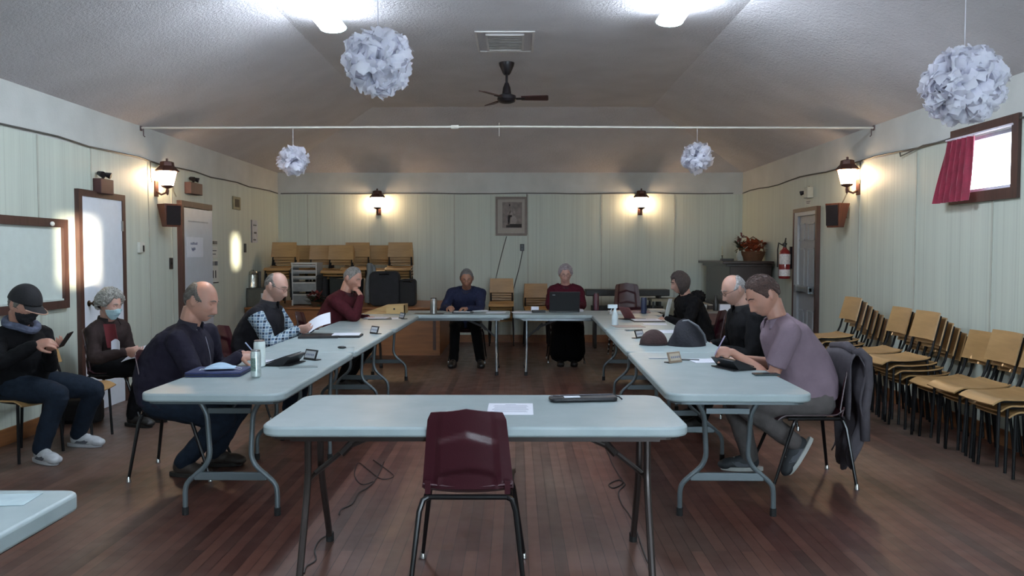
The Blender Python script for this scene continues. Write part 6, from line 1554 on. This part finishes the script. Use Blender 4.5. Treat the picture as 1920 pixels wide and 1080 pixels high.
# vase with flowers
x_ = onpiano(1388, 12.25); vs_ = thing('flower_vase', 'white vase with dried flowers on the piano', 'vase', (x_, 12.25, 1.371))
MB().lathe([(0.04, 0), (0.06, 0.06), (0.055, 0.12), (0.03, 0.17), (0.035, 0.19)], (0, 0, 0), 18).build('vase', M('vase_white', '9aa09a', 0.3), vs_)
leaves(40, 0.0, 0.05, 0.12, 0.035, 7, 0.14, 0.12, 0.8).build('green_leaves', M('dull_leaf', '3a3a26', 0.8, var=0.3), vs_, angle=180)
leaves(36, 0.02, 0.08, 0.06, 0.03, 9, 0.26, 0.14, 0.8).build('pink_flowers', M('dry_pink', '7b4a48', 0.8, var=0.3), vs_, angle=180)
# orange basket
x_ = onpiano(1417, 12.2); bs = thing('autumn_basket', 'wicker basket filled with orange autumn leaves on the piano', 'basket', (x_, 12.2, 1.371))
MB().lathe([(0.13, 0), (0.17, 0.09), (0.178, 0.14), (0.168, 0.14), (0.12, 0.02)], (0, 0, 0), 24).build('basket', M('wicker', '5a3a24', 0.8, bump=0.6, bscale=90), bs)
leaves(150, 0.02, 0.16, 0.09, 0.06, 11, 0.11, 0.17, 0.8).build('orange_leaves', M('leaf_orange', '8e3f1e', 0.8, var=0.4, scale=30), bs, angle=180)
MB().tube([(-0.17, 0, 0.12), (-0.14, 0, 0.27), (0, 0, 0.36), (0.14, 0, 0.27), (0.17, 0, 0.12)], 0.008, 8).build('handle', M('wicker2', '5a3a24', 0.8), bs)
# electronic keyboard on a stand left of maroon chairs
x_ = atY(1135, 560, 12.6).x; kb_ = thing('keyboard_stand', 'black electronic keyboard on a low stand by the far wall', 'keyboard', (x_ + 0.35, 12.75, 0))
MB().bb((-0.65, -0.16, 0.82), (0.65, 0.16, 0.92)).build('keyboard', M('keyboard_black', '151517', 0.5), kb_, smooth=False, bevel=0.01)
MB().bb((-0.55, -0.165, 0.58), (0.55, 0.12, 0.66)).build('shelf', M('stand_black', '101010', 0.6), kb_, smooth=False)
for s in (-1, 1): MB().bb((s * 0.5 - 0.02, -0.14, 0), (s * 0.5 + 0.02, 0.14, 0.82)).build('leg', M('stand_black', '101010', 0.6), kb_, smooth=False)
x_ = atY(1256, 560, 12.5).x; wbx = thing('side_table', 'small table with a pale top by the far wall, left of the woman in black', 'table', (x_, 12.7, 0))
MB().bb((-0.28, -0.2, 0.74), (0.28, 0.2, 0.78)).build('table_top', M('pale_cream_top', '8f8a76', 0.6), wbx, smooth=False)
for a_ in (-0.25, 0.25):
    for b_ in (-0.17, 0.17): MB().bb((a_ - 0.015, b_ - 0.015, 0), (a_ + 0.015, b_ + 0.015, 0.74)).build('leg', BLK, wbx, smooth=False)
p = atZ(1352, 586, 0.74); stb = thing('side_table', 'small brown table with bottles between the woman and the balding man', 'table', (p.x, 10.6, 0)); BRT = wood('brown_table_wood', '3d2119', '56301f', 0.5, 'x')
MB().bb((-0.26, -0.2, 0.71), (0.26, 0.2, 0.735)).build('table_top', M('worn_top', '6b645c', 0.5), stb, smooth=False); MB().bb((-0.24, -0.18, 0.56), (0.24, 0.18, 0.71)).build('apron', BRT, stb, smooth=False)
for a_ in (-0.22, 0.22):
    for b_ in (-0.16, 0.16): MB().bb((a_ - 0.02, b_ - 0.02, 0), (a_ + 0.02, b_ + 0.02, 0.56)).build('leg', BRT, stb, smooth=False)
can_ = thing('dark_bottle', 'dark bottle on the small brown table', 'bottle', (p.x + 0.03, 10.55, 0.736)); MB().lathe([(0.035, 0), (0.037, 0.01), (0.037, 0.12), (0.015, 0.17), (0.015, 0.20), (0, 0.2)], (0, 0, 0), 16).build('body', BLK, can_)
wbx2 = thing('white_box', 'small white box on the brown table right of the dark bottle', 'box', (p.x + 0.15, 10.6, 0.736)); MB().bb((-0.07, -0.06, 0), (0.07, 0.06, 0.08)).build('carton', PAPER, wbx2, smooth=False)
wb3 = thing('white_cup', 'small white cup on the brown table left of the dark bottle', 'cup', (p.x - 0.12, 10.55, 0.736)); MB().lathe([(0.03, 0), (0.038, 0.08), (0.034, 0.08), (0.026, 0.006)], (0, 0, 0), 16).build('body', M('cup_white2', 'aab0b0', 0.5), wb3)
# dark bag on the floor by the cap man
p = atZ(128, 800, 0.0); fb = thing('floor_bag', 'dark bag on the floor behind the feet of the person in the cap', 'bag', (p.x, p.y + 0.2, 0), 0.2)
MB().prism(rrect(0.36, 0.20, 0.06, 4), 0, 0.20).build('body', M('floor_bag_black', '121013', 0.8, var=0.3, bump=0.3), fb, bevel=0.03)
MB().tube([(-0.1, 0, 0.2), (-0.06, 0, 0.28), (0.06, 0, 0.28), (0.1, 0, 0.2)], 0.01, 8).build('handle', BLK, fb)
# ------------------------------------------------------------------ cables on the floor
def fcable(px, label, r=0.004, seed=0):
    pts = [atZ(u, v, 0.005) for u, v in px]; P = []
    n = len(pts); rn = random.Random(seed)
    for i in range(n - 1):
        p0, p1, p2, p3 = pts[max(i - 1, 0)], pts[i], pts[i + 1], pts[min(i + 2, n - 1)]
        for k in range(6):
            t = k / 6; P.append(0.5 * ((2 * p1) + (p2 - p0) * t + (2 * p0 - 5 * p1 + 4 * p2 - p3) * t * t + (3 * p1 - p0 - 3 * p2 + p3) * t ** 3))
    P.append(pts[-1]); P = [V((q.x, q.y, 0.005 + 0.0 * k)) for k, q in enumerate(P)]
    o = P[0].copy(); ob = MB().tube(P, r, 6).build('floor_cable', M('dark_floor_cable', '1b1514', 0.5), None, origin=o); tag(ob, label, 'cable'); return ob
fcable([(720, 866), (712, 885), (700, 905), (688, 915), (672, 925), (660, 945), (640, 955), (636, 965)], 'thin dark cable snaking from the far tables to the front table, left')
fcable([(700, 862), (725, 880), (738, 893), (715, 898), (690, 880), (672, 868), (665, 890), (678, 908), (700, 903)], 'tangled loops of thin cable under the front table, left side', 0.003, 2)
fcable([(622, 1000), (600, 1012), (590, 1030), (592, 1050), (575, 1062), (570, 1075)], 'short dark cable by the front table left legs')
fcable([(1128, 828), (1140, 850), (1148, 870), (1160, 890), (1168, 905), (1150, 915), (1142, 908), (1160, 900), (1172, 908), (1160, 922), (1166, 945), (1180, 965), (1192, 990), (1205, 1030), (1215, 1055)], 'thin dark cable with a small coil under the front table, right')
